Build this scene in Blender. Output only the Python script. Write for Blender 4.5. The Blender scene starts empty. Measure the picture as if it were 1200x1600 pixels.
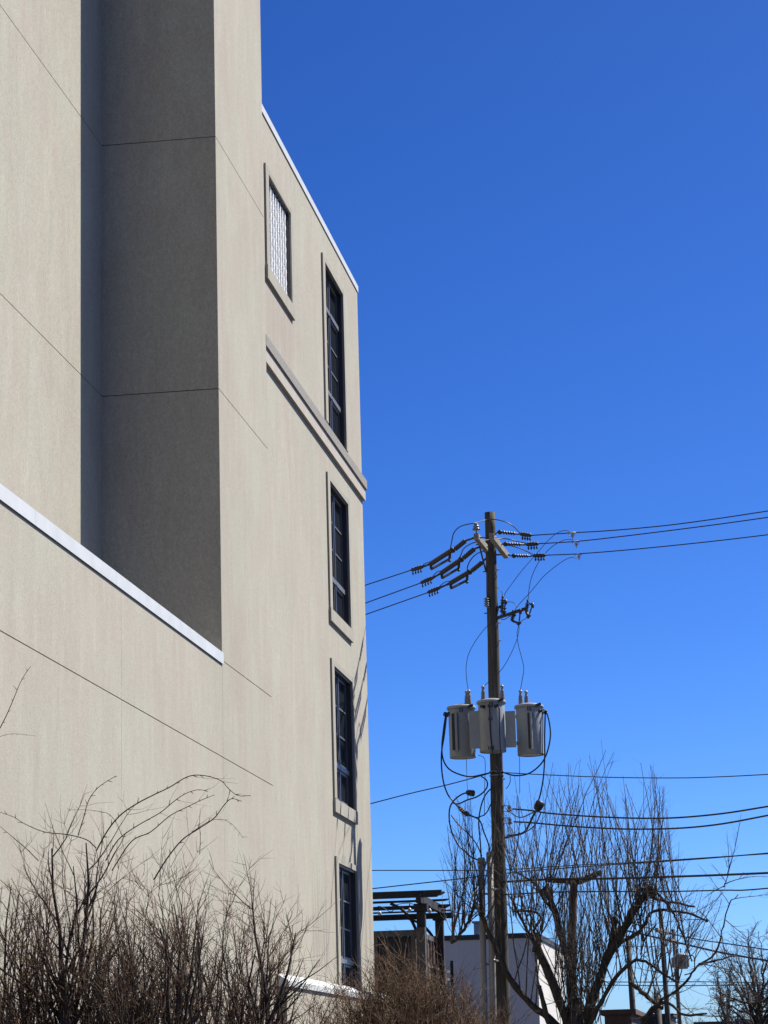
import bpy, math, random
from mathutils import Vector, Matrix
random.seed(7)
D = bpy.data
scene = bpy.context.scene
COL = scene.collection

# ------------------------------------------------------------------ camera
YAW, PITCH, ROLL, FPX = 0.144361165, 0.224373264, -0.0276971849, 3877.42
CF = Vector((-math.sin(YAW)*math.cos(PITCH), math.cos(YAW)*math.cos(PITCH), math.sin(PITCH)))
_r0 = Vector((math.cos(YAW), math.sin(YAW), 0)); _u0 = _r0.cross(CF)
CR = _r0*math.cos(ROLL) + _u0*math.sin(ROLL)
CU = -_r0*math.sin(ROLL) + _u0*math.cos(ROLL)
EYE = Vector((0, 0, 1.6))
cam = D.cameras.new('camera')
cam.sensor_fit = 'HORIZONTAL'; cam.sensor_width = 36; cam.lens = FPX/1200*36
cam.clip_start = 0.1; cam.clip_end = 5000
camo = D.objects.new('camera', cam); COL.objects.link(camo)
M3 = Matrix((CR, CU, -CF)).transposed()
camo.matrix_world = Matrix.Translation(EYE) @ M3.to_4x4()
scene.camera = camo
scene.render.resolution_x = 768; scene.render.resolution_y = 1024

# ------------------------------------------------------------------ sky, sun, exposure
SUN_AZ, SUN_EL = math.radians(55.5), math.radians(53)
world = D.worlds.new('World'); scene.world = world; world.use_nodes = True
wn = world.node_tree.nodes; wl = world.node_tree.links
bg = wn['Background']; sky = wn.new('ShaderNodeTexSky')
sky.sky_type = 'NISHITA'; sky.sun_disc = False
sky.sun_elevation = SUN_EL; sky.sun_rotation = SUN_AZ
sky.altitude = 300; sky.air_density = 0.6; sky.dust_density = 1.0; sky.ozone_density = 1.0
# the deep late winter blue of the photograph: more contrast over the whole dome, white balance on the blue side
sat = wn.new('ShaderNodeHueSaturation'); sat.inputs['Saturation'].default_value = 1.3; sat.inputs['Value'].default_value = .1
gam = wn.new('ShaderNodeGamma'); gam.inputs['Gamma'].default_value = 1.35
wb = wn.new('ShaderNodeVectorMath'); wb.operation = 'MULTIPLY'; wb.inputs[1].default_value = (6.1, 8.1, 10.9)
wl.new(sky.outputs[0], sat.inputs['Color']); wl.new(sat.outputs[0], gam.inputs['Color']); wl.new(gam.outputs[0], wb.inputs[0]); wl.new(wb.outputs[0], bg.inputs['Color'])
bg.inputs['Strength'].default_value = 0.10
sun = D.lights.new('sun', 'SUN'); sun.energy = 5.0; sun.angle = math.radians(0.53); sun.color = (1.0, 0.945, 0.865)
suno = D.objects.new('sun', sun); COL.objects.link(suno)
S = Vector((math.sin(SUN_AZ)*math.cos(SUN_EL), math.cos(SUN_AZ)*math.cos(SUN_EL), math.sin(SUN_EL)))
suno.rotation_euler = S.to_track_quat('Z', 'Y').to_euler(); suno.location = (30, 20, 60)
vs = scene.view_settings
vs.view_transform = 'Standard'; vs.look = 'None'; vs.exposure = 1.0; vs.gamma = 1; vs.use_curve_mapping = False

# ------------------------------------------------------------------ helpers
def ray(px, py):
    return CF + CR*((px-600)/FPX) - CU*((py-800)/FPX)
def at(px, py, y):
    d = ray(px, py); return EYE + d*(y/d.y)
def atz(px, py, z):
    d = ray(px, py); return EYE + d*((z-1.6)/d.z)
def path_at(pts, y0, y1=None):
    """points along a line of sight polyline, depth running from y0 to y1 metres away"""
    if y1 is None: y1 = y0
    n = len(pts)-1
    L = [0.0]
    for i in range(n): L.append(L[-1]+math.hypot(pts[i+1][0]-pts[i][0], pts[i+1][1]-pts[i][1]))
    return [at(p[0], p[1], y0+(y1-y0)*L[i]/L[-1]) for i, p in enumerate(pts)]
def smooth(P, k=4):
    P = [Vector(p) for p in P]
    if len(P) < 3: return P
    out = []
    for i in range(len(P)-1):
        p0 = P[i-1] if i else P[i]*2-P[i+1]
        p1, p2 = P[i], P[i+1]
        p3 = P[i+2] if i+2 < len(P) else P[i+1]*2-P[i]
        for j in range(k):
            t = j/k
            out.append(0.5*((2*p1)+(p2-p0)*t+(2*p0-5*p1+4*p2-p3)*t*t+(3*p1-p0-3*p2+p3)*t**3))
    out.append(P[-1]); return out

class MB:
    def __init__(s): s.v = []; s.f = []; s.sm = []
    def add(s, vs_, fs_, sm=False):
        b = len(s.v); s.v.extend(vs_)
        for f in fs_: s.f.append([b+i for i in f]); s.sm.append(sm)
        return s
    def box(s, x0, x1, y0, y1, z0, z1):
        return s.add([(x0,y0,z0),(x1,y0,z0),(x1,y1,z0),(x0,y1,z0),(x0,y0,z1),(x1,y0,z1),(x1,y1,z1),(x0,y1,z1)],
                     [(3,2,1,0),(4,5,6,7),(0,1,5,4),(1,2,6,5),(2,3,7,6),(3,0,4,7)])
    def bar(s, a, b, w, h, up=(0,0,1)):
        a = Vector(a); b = Vector(b); d = (b-a).normalized(); u = Vector(up)
        if abs(d.dot(u)) > .98: u = Vector((0,1,0))
        sx = d.cross(u).normalized()*(w/2); sz = sx.cross(d).normalized()*(h/2)
        vs_ = []
        for p in (a, b):
            vs_ += [p-sx-sz, p+sx-sz, p+sx+sz, p-sx+sz]
        return s.add([tuple(q) for q in vs_], [(0,1,2,3),(7,6,5,4),(0,4,5,1),(1,5,6,2),(2,6,7,3),(3,7,4,0)])
    def tube(s, P, r, n=6, cap=True):
        P = [Vector(p) for p in P]; m = len(P)
        R = list(r) if isinstance(r, (list, tuple)) else [r]*m
        if m < 2: return s
        b = len(s.v); ref = None
        for i, p in enumerate(P):
            d = (P[min(i+1, m-1)]-P[max(i-1, 0)])
            if d.length < 1e-9: d = Vector((0,0,1))
            d.normalize()
            if ref is None:
                ref = Vector((1,0,0)) if abs(d.x) < .8 else Vector((0,1,0))
            u = ref-d*ref.dot(d)
            if u.length < 1e-4: u = d.orthogonal()
            u.normalize(); w = d.cross(u); ref = u
            for k in range(n):
                a = 2*math.pi*k/n; q = p+(u*math.cos(a)+w*math.sin(a))*R[i]
                s.v.append((q.x, q.y, q.z))
        for i in range(m-1):
            for k in range(n):
                k2 = (k+1) % n
                s.f.append([b+i*n+k, b+i*n+k2, b+(i+1)*n+k2, b+(i+1)*n+k]); s.sm.append(True)
        if cap:
            s.f.append([b+k for k in reversed(range(n))]); s.sm.append(False)
            s.f.append([b+(m-1)*n+k for k in range(n)]); s.sm.append(False)
        return s
    def lathe(s, prof, o, axis=(0,0,1), n=16):
        """prof: list of (radius, height) along axis from o"""
        o = Vector(o); d = Vector(axis).normalized(); u = d.orthogonal().normalized(); w = d.cross(u)
        b = len(s.v)
        for (r, h) in prof:
            for k in range(n):
                a = 2*math.pi*k/n; q = o+d*h+(u*math.cos(a)+w*math.sin(a))*max(r, 1e-4)
                s.v.append((q.x, q.y, q.z))
        for i in range(len(prof)-1):
            for k in range(n):
                k2 = (k+1) % n
                s.f.append([b+i*n+k, b+i*n+k2, b+(i+1)*n+k2, b+(i+1)*n+k]); s.sm.append(True)
        s.f.append([b+k for k in reversed(range(n))]); s.sm.append(False)
        s.f.append([b+(len(prof)-1)*n+k for k in range(n)]); s.sm.append(False)
        return s
    def prism(s, prof, y0, y1):
        """prof: list of (x,z), counter clockwise seen from -y; extruded along y"""
        n = len(prof)
        return s.add([(x,y0,z) for x,z in prof]+[(x,y1,z) for x,z in prof],
                     [tuple(range(n)), tuple(reversed(range(n,2*n)))]+[(i,n+i,n+(i+1)%n,(i+1)%n) for i in range(n)])
    def build(s, name, mat, parent=None, loc=None, bevel=0):
        o0 = Vector((0,0,0))
        if parent is not None:
            q = parent
            while q is not None: o0 = o0+q.location; q = q.parent
        elif loc is not None: o0 = Vector(loc)
        me = D.meshes.new(name)
        me.from_pydata([(v[0]-o0.x, v[1]-o0.y, v[2]-o0.z) for v in s.v], [], s.f)
        me.polygons.foreach_set('use_smooth', s.sm)
        me.materials.append(mat); me.update()
        o = D.objects.new(name, me); COL.objects.link(o)
        if parent is not None: o.parent = parent
        elif loc is not None: o.location = loc
        if bevel:
            m = o.modifiers.new('bevel', 'BEVEL'); m.width = bevel; m.segments = 2; m.limit_method = 'ANGLE'
        return o
def tag(o, label=None, cat=None, group=None, kind=None):
    if label: o['label'] = label
    if cat: o['category'] = cat
    if group: o['group'] = group
    if kind: o['kind'] = kind
    return o
def thing(name, label, cat, loc=(0,0,0), group=None):
    o = D.objects.new(name, None); COL.objects.link(o); o.location = loc; o.empty_display_size = .2
    return tag(o, label, cat, group)
def copy_part(o, parent, loc):
    c = o.copy(); COL.objects.link(c); c.parent = parent; c.location = loc; return c

# ------------------------------------------------------------------ materials
def mat(name, col, rough=.7, metal=0, spec=.5):
    m = D.materials.new(name); m.use_nodes = True
    p = m.node_tree.nodes['Principled BSDF']
    p.inputs['Base Color'].default_value = (*col, 1); p.inputs['Roughness'].default_value = rough
    p.inputs['Metallic'].default_value = metal; p.inputs['Specular IOR Level'].default_value = spec
    return m
def noisy(name, stops, scale=(8,8,8), detail=4, rough=.75, bump=0, bscale=None, spec=.3, nrough=.6, metal=0, coord='pos', speck=None):
    """colour ramp over stretched noise, optional fine speckle and bump, in metres"""
    m = mat(name, stops[0][1], rough, metal, spec); nt = m.node_tree; N = nt.nodes; L = nt.links; p = N['Principled BSDF']
    if coord == 'pos':
        g = N.new('ShaderNodeNewGeometry'); src = g.outputs['Position']
    else:
        g = N.new('ShaderNodeTexCoord'); src = g.outputs['Object']
    mp = N.new('ShaderNodeMapping'); mp.inputs['Scale'].default_value = scale; L.new(src, mp.inputs[0])
    nz = N.new('ShaderNodeTexNoise'); nz.inputs['Scale'].default_value = 1; nz.inputs['Detail'].default_value = detail; nz.inputs['Roughness'].default_value = nrough
    L.new(mp.outputs[0], nz.inputs['Vector'])
    cr = N.new('ShaderNodeValToRGB'); e = cr.color_ramp.elements
    e[0].position = stops[0][0]; e[0].color = (*stops[0][1], 1); e[1].position = stops[-1][0]; e[1].color = (*stops[-1][1], 1)
    for ps, c in stops[1:-1]:
        q = e.new(ps); q.color = (*c, 1)
    L.new(nz.outputs[0], cr.inputs[0]); out = cr.outputs[0]
    if speck:
        n2 = N.new('ShaderNodeTexNoise'); n2.inputs['Scale'].default_value = speck[0]; n2.inputs['Detail'].default_value = 3
        L.new(src, n2.inputs['Vector'])
        mr = N.new('ShaderNodeMapRange'); mr.inputs[1].default_value = .3; mr.inputs[2].default_value = .7
        mr.inputs[3].default_value = 1-speck[1]; mr.inputs[4].default_value = 1+speck[1]; L.new(n2.outputs[0], mr.inputs[0])
        mx = N.new('ShaderNodeVectorMath'); mx.operation = 'SCALE'; L.new(out, mx.inputs[0]); L.new(mr.outputs[0], mx.inputs['Scale']); out = mx.outputs[0]
    L.new(out, p.inputs['Base Color'])
    if bump:
        nb = N.new('ShaderNodeTexNoise'); nb.inputs['Scale'].default_value = bscale or 40; nb.inputs['Detail'].default_value = 4
        L.new(src, nb.inputs['Vector'])
        b = N.new('ShaderNodeBump'); b.inputs['Strength'].default_value = 1; b.inputs['Distance'].default_value = bump
        L.new(nb.outputs[0], b.inputs['Height']); L.new(b.outputs[0], p.inputs['Normal'])
    return m
def stucco(name, tint=(1,1,1), stain=0):
    m = mat(name, (.5,.47,.42), .92, 0, .15); nt = m.node_tree; N = nt.nodes; L = nt.links; p = N['Principled BSDF']
    g = N.new('ShaderNodeNewGeometry'); src = g.outputs['Position']
    def nz(scale, detail, rough=.6):
        mp = N.new('ShaderNodeMapping'); mp.inputs['Scale'].default_value = scale; L.new(src, mp.inputs[0])
        n = N.new('ShaderNodeTexNoise'); n.inputs['Scale'].default_value = 1; n.inputs['Detail'].default_value = detail; n.inputs['Roughness'].default_value = rough
        L.new(mp.outputs[0], n.inputs['Vector']); return n.outputs[0]
    def rng(sock, a, b, c, d):
        mr = N.new('ShaderNodeMapRange'); L.new(sock, mr.inputs[0])
        for i, v in enumerate((a,b,c,d)): mr.inputs[1+i].default_value = v
        return mr.outputs[0]
    def mix(f, a, b):
        x = N.new('ShaderNodeMix'); x.data_type = 'RGBA'; L.new(f, x.inputs[0])
        for s_, i in ((a,6),(b,7)):
            if isinstance(s_, tuple): x.inputs[i].default_value = (*s_, 1)
            else: L.new(s_, x.inputs[i])
        return x.outputs[2]
    def mul(c, f):
        x = N.new('ShaderNodeVectorMath'); x.operation = 'SCALE'; L.new(c, x.inputs[0]); L.new(f, x.inputs['Scale']); return x.outputs[0]
    T = lambda c: tuple(c[i]*tint[i] for i in range(3))
    c = mix(rng(nz((.9,.9,.7), 4), .38, .62, 0, 1), T((.405,.396,.328)), T((.400,.368,.312)))       # warm pinkish and greenish patches
    c = mix(rng(nz((3.3,3.3,.9), 5, .7), .48, .74, 0, .55), c, T((.47,.458,.395)))                            # pale rain streaks
    c = mix(rng(nz((5,5,.9), 5, .7), .52, .78, 0, .40), c, T((.295,.28,.23)))                              # dark rain streaks
    c = mul(c, rng(nz((26,26,13), 3), .3, .7, .93, 1.07))
    c = mul(c, rng(nz((.22,.22,.16), 5, .65), .3, .7, .93, 1.06))                                       # broad weathering
    c = mul(c, rng(nz((52,52,38), 4, .8), .3, .7, .79, 1.21))                                          # grit
    # old stains: a rusty patch under the block window and dark runs near the foot of the wing; then twig shadows painted at its far corner
    sx = N.new('ShaderNodeSeparateXYZ'); L.new(src, sx.inputs[0])
    def win(sock, a, b_, e_):
        return mth('MULTIPLY', rng(sock, a-e_, a+e_, 0, 1), rng(sock, b_-e_, b_+e_, 1, 0))
    def mth(op, a, b_):
        x = N.new('ShaderNodeMath'); x.operation = op; L.new(a, x.inputs[0])
        if isinstance(b_, (int, float)): x.inputs[1].default_value = b_
        else: L.new(b_, x.inputs[1])
        return x.outputs[0]
    stain_shadow_noise = rng(nz((11,11,.35), 4, .6), .50, .68, 0, 1)
    m1 = mth('MULTIPLY', win(sx.outputs[1], 36.3, 38.7, .12), win(sx.outputs[2], 12.8, 13.85, .25))
    c = mix(mth('MULTIPLY', m1, rng(stain_shadow_noise, 0, 1, .25, .75)), c, (.27,.225,.19))
    m2 = mth('MULTIPLY', win(sx.outputs[1], 39.5, 41.2, .3), win(sx.outputs[2], 2.6, 4.6, .8))
    c = mix(mth('MULTIPLY', mth('MULTIPLY', m2, stain_shadow_noise), .75), c, (.13,.122,.11))
    twig_shadow = mth('MULTIPLY', win(sx.outputs[1], 44.2, 46.0, .2), win(sx.outputs[2], 2.6, 6.0, 1.4))  # streaky shadows of the tree's left twigs, painted into the wall colour
    c = mix(mth('MULTIPLY', mth('MULTIPLY', twig_shadow, stain_shadow_noise), .75), c, (.14,.13,.118))
    L.new(c, p.inputs['Base Color'])
    b = N.new('ShaderNodeBump'); b.inputs['Strength'].default_value = .8; b.inputs['Distance'].default_value = .004
    L.new(nz((55,55,38), 4, .65), b.inputs['Height']); L.new(b.outputs[0], p.inputs['Normal'])
    return m
M = {}
M['stucco'] = stucco('stucco', (.785,.775,.755))
M['cornice_grey'] = noisy('weathered cornice', [(.3,(.185,.175,.158)),(.7,(.255,.242,.22))], (9,9,30), 4, .9, .003, 60, .15)
M['cornice_cream'] = noisy('cream fascia', [(.3,(0.3268,0.2964,0.2546)),(.7,(0.3648,0.3382,0.2964))], (5,5,3), 4, .9, .003, 60, .15)
M['trim'] = noisy('window trim stucco', [(.3,(0.266,0.2508,0.209)),(.7,(0.3192,0.304,0.2546))], (6,6,2), 4, .9, .003, 60, .15, speck=(60,.1))
M['white_metal'] = noisy('white painted metal', [(.3,(.44,.455,.435)),(.7,(.51,.52,.50))], (3,3,3), 3, .45)
M['joint'] = mat('joint backing', (.13,.124,.115), .9)
M['bronze'] = noisy('dark bronze aluminium', [(.3,(0.0228,0.0213,0.0228)),(.7,(0.0342,0.0327,0.0342))], (10,10,3), 3, .42, spec=.5)
M['sash'] = noisy('grey bronze sash', [(.3,(0.0988,0.0988,0.1026)),(.7,(0.1444,0.1444,0.1482))], (10,10,3), 3, .45, spec=.4)
M['glass'] = mat('dark window glass', (.016,.019,.022), .12, 0, .16)
M['block'] = mat('glass block', (.78,.79,.77), .42, 0, .25)
M['mortar'] = noisy('block mortar', [(.3,(.07,.07,.068)),(.7,(.11,.11,.105))], (20,20,20), 2, .9)
M['wood_pole'] = noisy('weathered pole wood', [(.25,(.034,.032,.027)),(.55,(.080,.074,.062)),(.8,(.135,.126,.108))], (30,30,1.6), 6, .9, .004, 50, .15)
M['wood_arm'] = noisy('grey crossarm wood', [(.3,(.15,.138,.128)),(.7,(.29,.27,.25))], (18,6,30), 5, .9, .003, 50, .15)
M['galv'] = noisy('galvanised steel', [(.3,(.20,.20,.20)),(.7,(.34,.34,.34))], (30,30,30), 3, .5, metal=.3)
M['dark_metal'] = noisy('dark line hardware', [(.3,(0.0266,0.0258,0.0243)),(.7,(0.057,0.0547,0.0502))], (30,30,30), 3, .5, metal=.2)
M['tank'] = noisy('grey transformer paint', [(.3,(.235,.25,.252)),(.7,(.275,.29,.292))], (4,4,1.5), 4, .34, spec=.22, speck=(12,.05))
M['fin_dark'] = mat('radiator slot', (0.0228,0.0243,0.0266), .6)
M['porcelain'] = noisy('grey porcelain', [(.3,(0.1444,0.152,0.1596)),(.7,(0.2052,0.2128,0.2204))], (20,20,20), 2, .25)
M['polymer'] = mat('dark polymer sheds', (0.038,0.0357,0.0342), .5)
M['cable'] = mat('black cable jacket', (.012,.012,.014), .5)
M['wire'] = mat('weathered conductor', (0.038,0.038,0.0418), .5, .2)
M['copper'] = mat('pale bare wire', (0.2128,0.2052,0.19), .5)
M['pvc'] = noisy('grey conduit', [(.3,(0.19,0.1824,0.1672)),(.7,(0.2584,0.247,0.228))], (12,12,1.2), 4, .6)
M['ink'] = mat('black stencil ink', (.01,.01,.012), .6)
M['bark'] = noisy('tree bark', [(.3,(.028,.024,.020)),(.7,(.075,.064,.054))], (25,25,7), 5, .95, .006, 40, .1)
M['bark_red'] = noisy('reddish bark', [(.3,(0.057,0.0342,0.0243)),(.7,(0.1292,0.076,0.0547))], (25,25,7), 5, .95, .006, 40, .1)
M['twig'] = noisy('twig bark', [(.3,(.042,.035,.030)),(.7,(.11,.092,.078))], (5,5,2), 3, .8)
M['shrub_stem'] = noisy('shrub stem bark', [(.3,(.022,.016,.012)),(.7,(.070,.050,.037))], (20,20,6), 4, .85)
M['shrub_twig'] = noisy('shrub twig bark', [(.3,(.050,.028,.015)),(.7,(.150,.088,.048))], (4,4,2), 3, .8)
M['red_twig'] = noisy('red brown twig', [(.3,(.060,.034,.018)),(.7,(.165,.102,.058))], (3,3,2), 3, .8)
M['dark_wood'] = noisy('dark stained wood', [(.3,(0.0137,0.0129,0.0137)),(.7,(0.0304,0.0289,0.0289))], (9,9,9), 4, .7)
M['fence_wood'] = noisy('brown fence wood', [(.3,(0.0456,0.0304,0.0228)),(.7,(0.0988,0.0646,0.0479))], (12,12,2), 4, .8)
M['grey_wood'] = noisy('grey weathered wood', [(.3,(0.057,0.0532,0.0494)),(.7,(0.1064,0.0988,0.0912))], (10,10,4), 4, .85)
M['pale_wall'] = noisy('pale painted block wall', [(.3,(.47,.455,.425)),(.7,(.54,.52,.485))], (1.2,1.2,.35), 5, .85, speck=(14,.05))
M['dark_cap'] = mat('dark roof edge', (0.0228,0.0228,0.0243), .6)
M['asphalt'] = noisy('asphalt', [(.3,(0.0342,0.0342,0.035)),(.7,(0.057,0.0562,0.0547))], (1.5,1.5,1.5), 5, .9, .004, 80, .2)
M['concrete'] = noisy('grey concrete', [(.3,(.17,.16,.145)),(.7,(.23,.22,.20))], (1.2,1.2,1.2), 5, .9, .003, 70, .2)
M['lawn'] = noisy('dormant lawn', [(.3,(0.0646,0.0517,0.0274)),(.7,(0.1064,0.0851,0.0486))], (3,3,3), 6, .95, .02, 30, .1)
M['roofing'] = noisy('roof gravel', [(.3,(0.1824,0.1748,0.1672)),(.7,(0.2432,0.2356,0.228))], (6,6,6), 4, .95)
M['brick_shed'] = noisy('brown shed cladding', [(.3,(0.057,0.0342,0.0274)),(.7,(0.0912,0.057,0.0456))], (4,4,6), 3, .85)
M['bulb'] = mat('clear bulb', (0.418,0.418,0.3952), .2)

# ------------------------------------------------------------------ ground
g = MB(); n = 24
g.add([(-1500,-600,0),(1500,-600,0),(1500,2400,0),(-1500,2400,0)], [(0,1,2,3)])
tag(g.build('ground', M['lawn']), kind='structure')
g = MB(); g.add([(-2.0,-40,.004),(40,-40,.004),(40,110,.004),(-2.0,110,.004)], [(0,1,2,3)])
tag(g.build('parking_lot', M['asphalt']), kind='structure')
g = MB(); g.box(-2.15,-2.0,-40,47,-.1,.13)
tag(g.build('kerb', M['concrete']), kind='structure')
g = MB(); g.box(-40,-2.15,47.2,49.6,-.1,.06)
tag(g.build('pavement', M['concrete']), kind='structure')

# ------------------------------------------------------------------ the stucco building
XB, XA, XC = -7.0, -8.66, -7.08
Y0, YE, YT, YC = 14.0, 32.53, 36.02, 45.87
ZT = 19.6; ZCAP = 7.28
bld = thing('stucco_building', 'tall beige stucco building with a shaded recess and a stack of dark windows', 'building', (XB, 36, 0))
BK = .062   # panel thickness over the backing wall
GAP = .006
def panel_x(x, y0, y1, z0, z1, gy0=GAP, gy1=GAP, gz0=GAP, gz1=GAP):
    b = MB(); b.box(x-BK, x, y0+gy0, y1-gy1, z0+gz0, z1-gz1); return b.build('stucco_panel', M['stucco'], bld)
# backing walls
b = MB(); b.box(-24, XB-BK, Y0, YE+BK, 0, 7.10); b.build('lower_wall', M['joint'], bld)
b = MB(); b.box(-24, XA-BK, Y0, YE+BK, 7.14, ZT); b.build('upper_wall', M['joint'], bld)
b = MB(); b.box(-24, XB-BK, YE+BK+.002, YT-.004, 0, ZT); b.build('tower_wall', M['joint'], bld)
b = MB(); b.box(-24, XB-.30, Y0, YE-.003, 7.101, 7.135); b.build('terrace_roof', M['roofing'], bld)
ZJ = [0, 5.86, 7.18, 11.0, 14.72, 18.44, ZT]
# lower block panels (joints every few metres) up to the white coping
ys = [14.0, 21.7, 27.10, YE]
for i in range(3):
    for z0, z1, g1 in ((0, 5.86, GAP), (5.86, 7.12, 0)):
        panel_x(XB, ys[i], ys[i+1], z0, z1, .003, .003, GAP if z0 else 0, g1)
# tower face panels
for z0, z1 in zip(ZJ[:-1], ZJ[1:]):
    low = z1 < 7.5
    panel_x(XB, YE, YT, z0, z1, .003 if low else 0, 0, GAP if z0 else 0, GAP if z1 < ZT else 0)
# recessed wall panels and the return that faces the camera
for z0, z1 in ((7.14, 11.0), (11.0, 14.72), (14.72, 18.44), (18.44, ZT)):
    panel_x(XA, Y0, YE, z0, z1, 0, 0, GAP if z0 > 8 else 0, GAP if z1 < ZT else 0)
    b = MB(); b.box(XA, XB-BK, YE, YE+BK, z0+(GAP if z0 > 8 else 0), z1-(GAP if z1 < ZT else 0)); b.build('stucco_panel', M['stucco'], bld)
# tower return above the wing roof, flashing
b = MB(); b.box(-24, XB-BK, YT-.003, YT, 16.7, ZT); b.build('stucco_panel', M['stucco'], bld)
b = MB(); b.box(-24.02, XB+.03, YE-.03, YT+.03, ZT, ZT+.17); b.build('parapet_cap', M['white_metal'], bld)
b = MB(); b.box(-24.02, XA+.03, Y0, YE-.031, ZT, ZT+.17); b.build('parapet_cap', M['white_metal'], bld)
def coping(x, xi, y0, y1, z0, z1, name='parapet_cap', seg=3.2):
    """white folded metal coping in lengths with a drip edge"""
    y = y0
    while y < y1-.01:
        e = min(y+seg, y1)
        b = MB(); b.prism([(x-.012, z0-.018), (x, z0-.018), (x, z1), (xi, z1+.02), (xi, z0+.004), (x-.012, z0+.004)][::-1], y+.0015, e-.0015)
        b.build(name, M['white_metal'], bld); y = e
coping(XB+.020, XB-.32, Y0, YE+.015, 7.142, ZCAP)
# the wing with the windows -----------------------------------------------
K = 7.045/7
def ZK(z): return 1.6+(z-1.6)*K
holes = [('block', 36.74, 38.63, ZK(14.05), ZK(15.62)),
         ('tall', 41.98, 43.93, ZK(12.88), ZK(15.87)),
         ('w', 41.98, 43.93, ZK(9.55), ZK(11.85)),
         ('w', 41.98, 43.93, ZK(6.265), ZK(8.56)),
         ('w', 41.98, 43.93, ZK(2.95), ZK(5.18))]
ycut = sorted({YT, YC} | {h[1] for h in holes} | {h[2] for h in holes})
zcut = sorted({0.0, 16.635} | {h[3] for h in holes} | {h[4] for h in holes})
b = MB(); TH = .32
for i in range(len(ycut)-1):
    for j in range(len(zcut)-1):
        yc, zc = (ycut[i]+ycut[i+1])/2, (zcut[j]+zcut[j+1])/2
        if any(h[1] < yc < h[2] and h[3] < zc < h[4] for h in holes): continue
        b.add([(XC,ycut[i],zcut[j]),(XC,ycut[i+1],zcut[j]),(XC,ycut[i+1],zcut[j+1]),(XC,ycut[i],zcut[j+1])], [(0,1,2,3)])
for h in holes:
    _, a0, a1, z0, z1 = h
    q = [(a0,z0),(a1,z0),(a1,z1),(a0,z1)]
    for k in range(4):
        (p0,r0),(p1,r1) = q[k], q[(k+1)%4]
        b.add([(XC,p0,r0),(XC,p1,r1),(XC-TH,p1,r1),(XC-TH,p0,r0)], [(3,2,1,0)])
b.build('wing_wall', M['stucco'], bld)
b = MB(); b.box(-24, XC-TH, YT, YC-.001, 0, 16.59); b.build('wing_core', M['dark_cap'], bld)
b = MB(); b.box(-24, XC, YC-.001, YC, 0, 16.634); b.add([(XC-TH,YC-.001,0),(XC,YC-.001,0),(XC,YC-.001,16.634),(XC-TH,YC-.001,16.634)], [(3,2,1,0)])
b.build('end_wall', M['stucco'], bld)
b = MB(); b.box(-24, XC-.3, YT+.001, YC-.3, 16.592, 16.63); b.build('wing_roof', M['roofing'], bld)
coping(XC+.018, XC-.32, YT+.001, YC+.05, 16.64, 16.75)
b = MB(); b.box(-24, XC-.33, YC-.28, YC+.05, 16.61, 16.76); b.build('parapet_cap', M['white_metal'], bld)
# cornice band
b = MB(); b.prism([(XC, 12.655), (XC+.085, 12.655), (XC+.085, 12.83), (XC+.06, 12.87), (XC, 12.925)], YT+.001, YC+.085); b.build('cornice', M['cornice_grey'], bld)
b = MB(); b.prism([(XC, 12.43), (XC+.055, 12.43), (XC+.055, 12.654), (XC, 12.654)], YT+.001, YC+.055); b.build('cornice_fascia', M['cornice_cream'], bld)
b = MB(); b.box(-12, XC-.001, YC+.001, YC+.085, 12.655, 12.87); b.build('cornice', M['cornice_grey'], bld)
b = MB(); b.box(-12, XC-.001, YC+.001, YC+.055, 12.43, 12.654); b.build('cornice_fascia', M['cornice_cream'], bld)
# slim metal trim at the far corner
b = MB(); b.box(XC-.05, XC-.012, YC+.002, YC+.03, 12.93, 16.46); b.build('corner_trim', M['bronze'], bld)
# low ledge with a white sloped top at the foot of the wing
b = MB(); b.box(XC, XB+.13, 35.2+.9, 46.6, 0, 2.94); b.build('ledge_wall', M['stucco'], bld)
b = MB(); b.prism([(XC+.002, 2.945), (XB+.165, 2.945), (XB+.165, 3.03), (XC+.002, 3.16)], 36.06, 46.62); b.build('ledge_cap', M['white_metal'], bld)

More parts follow.
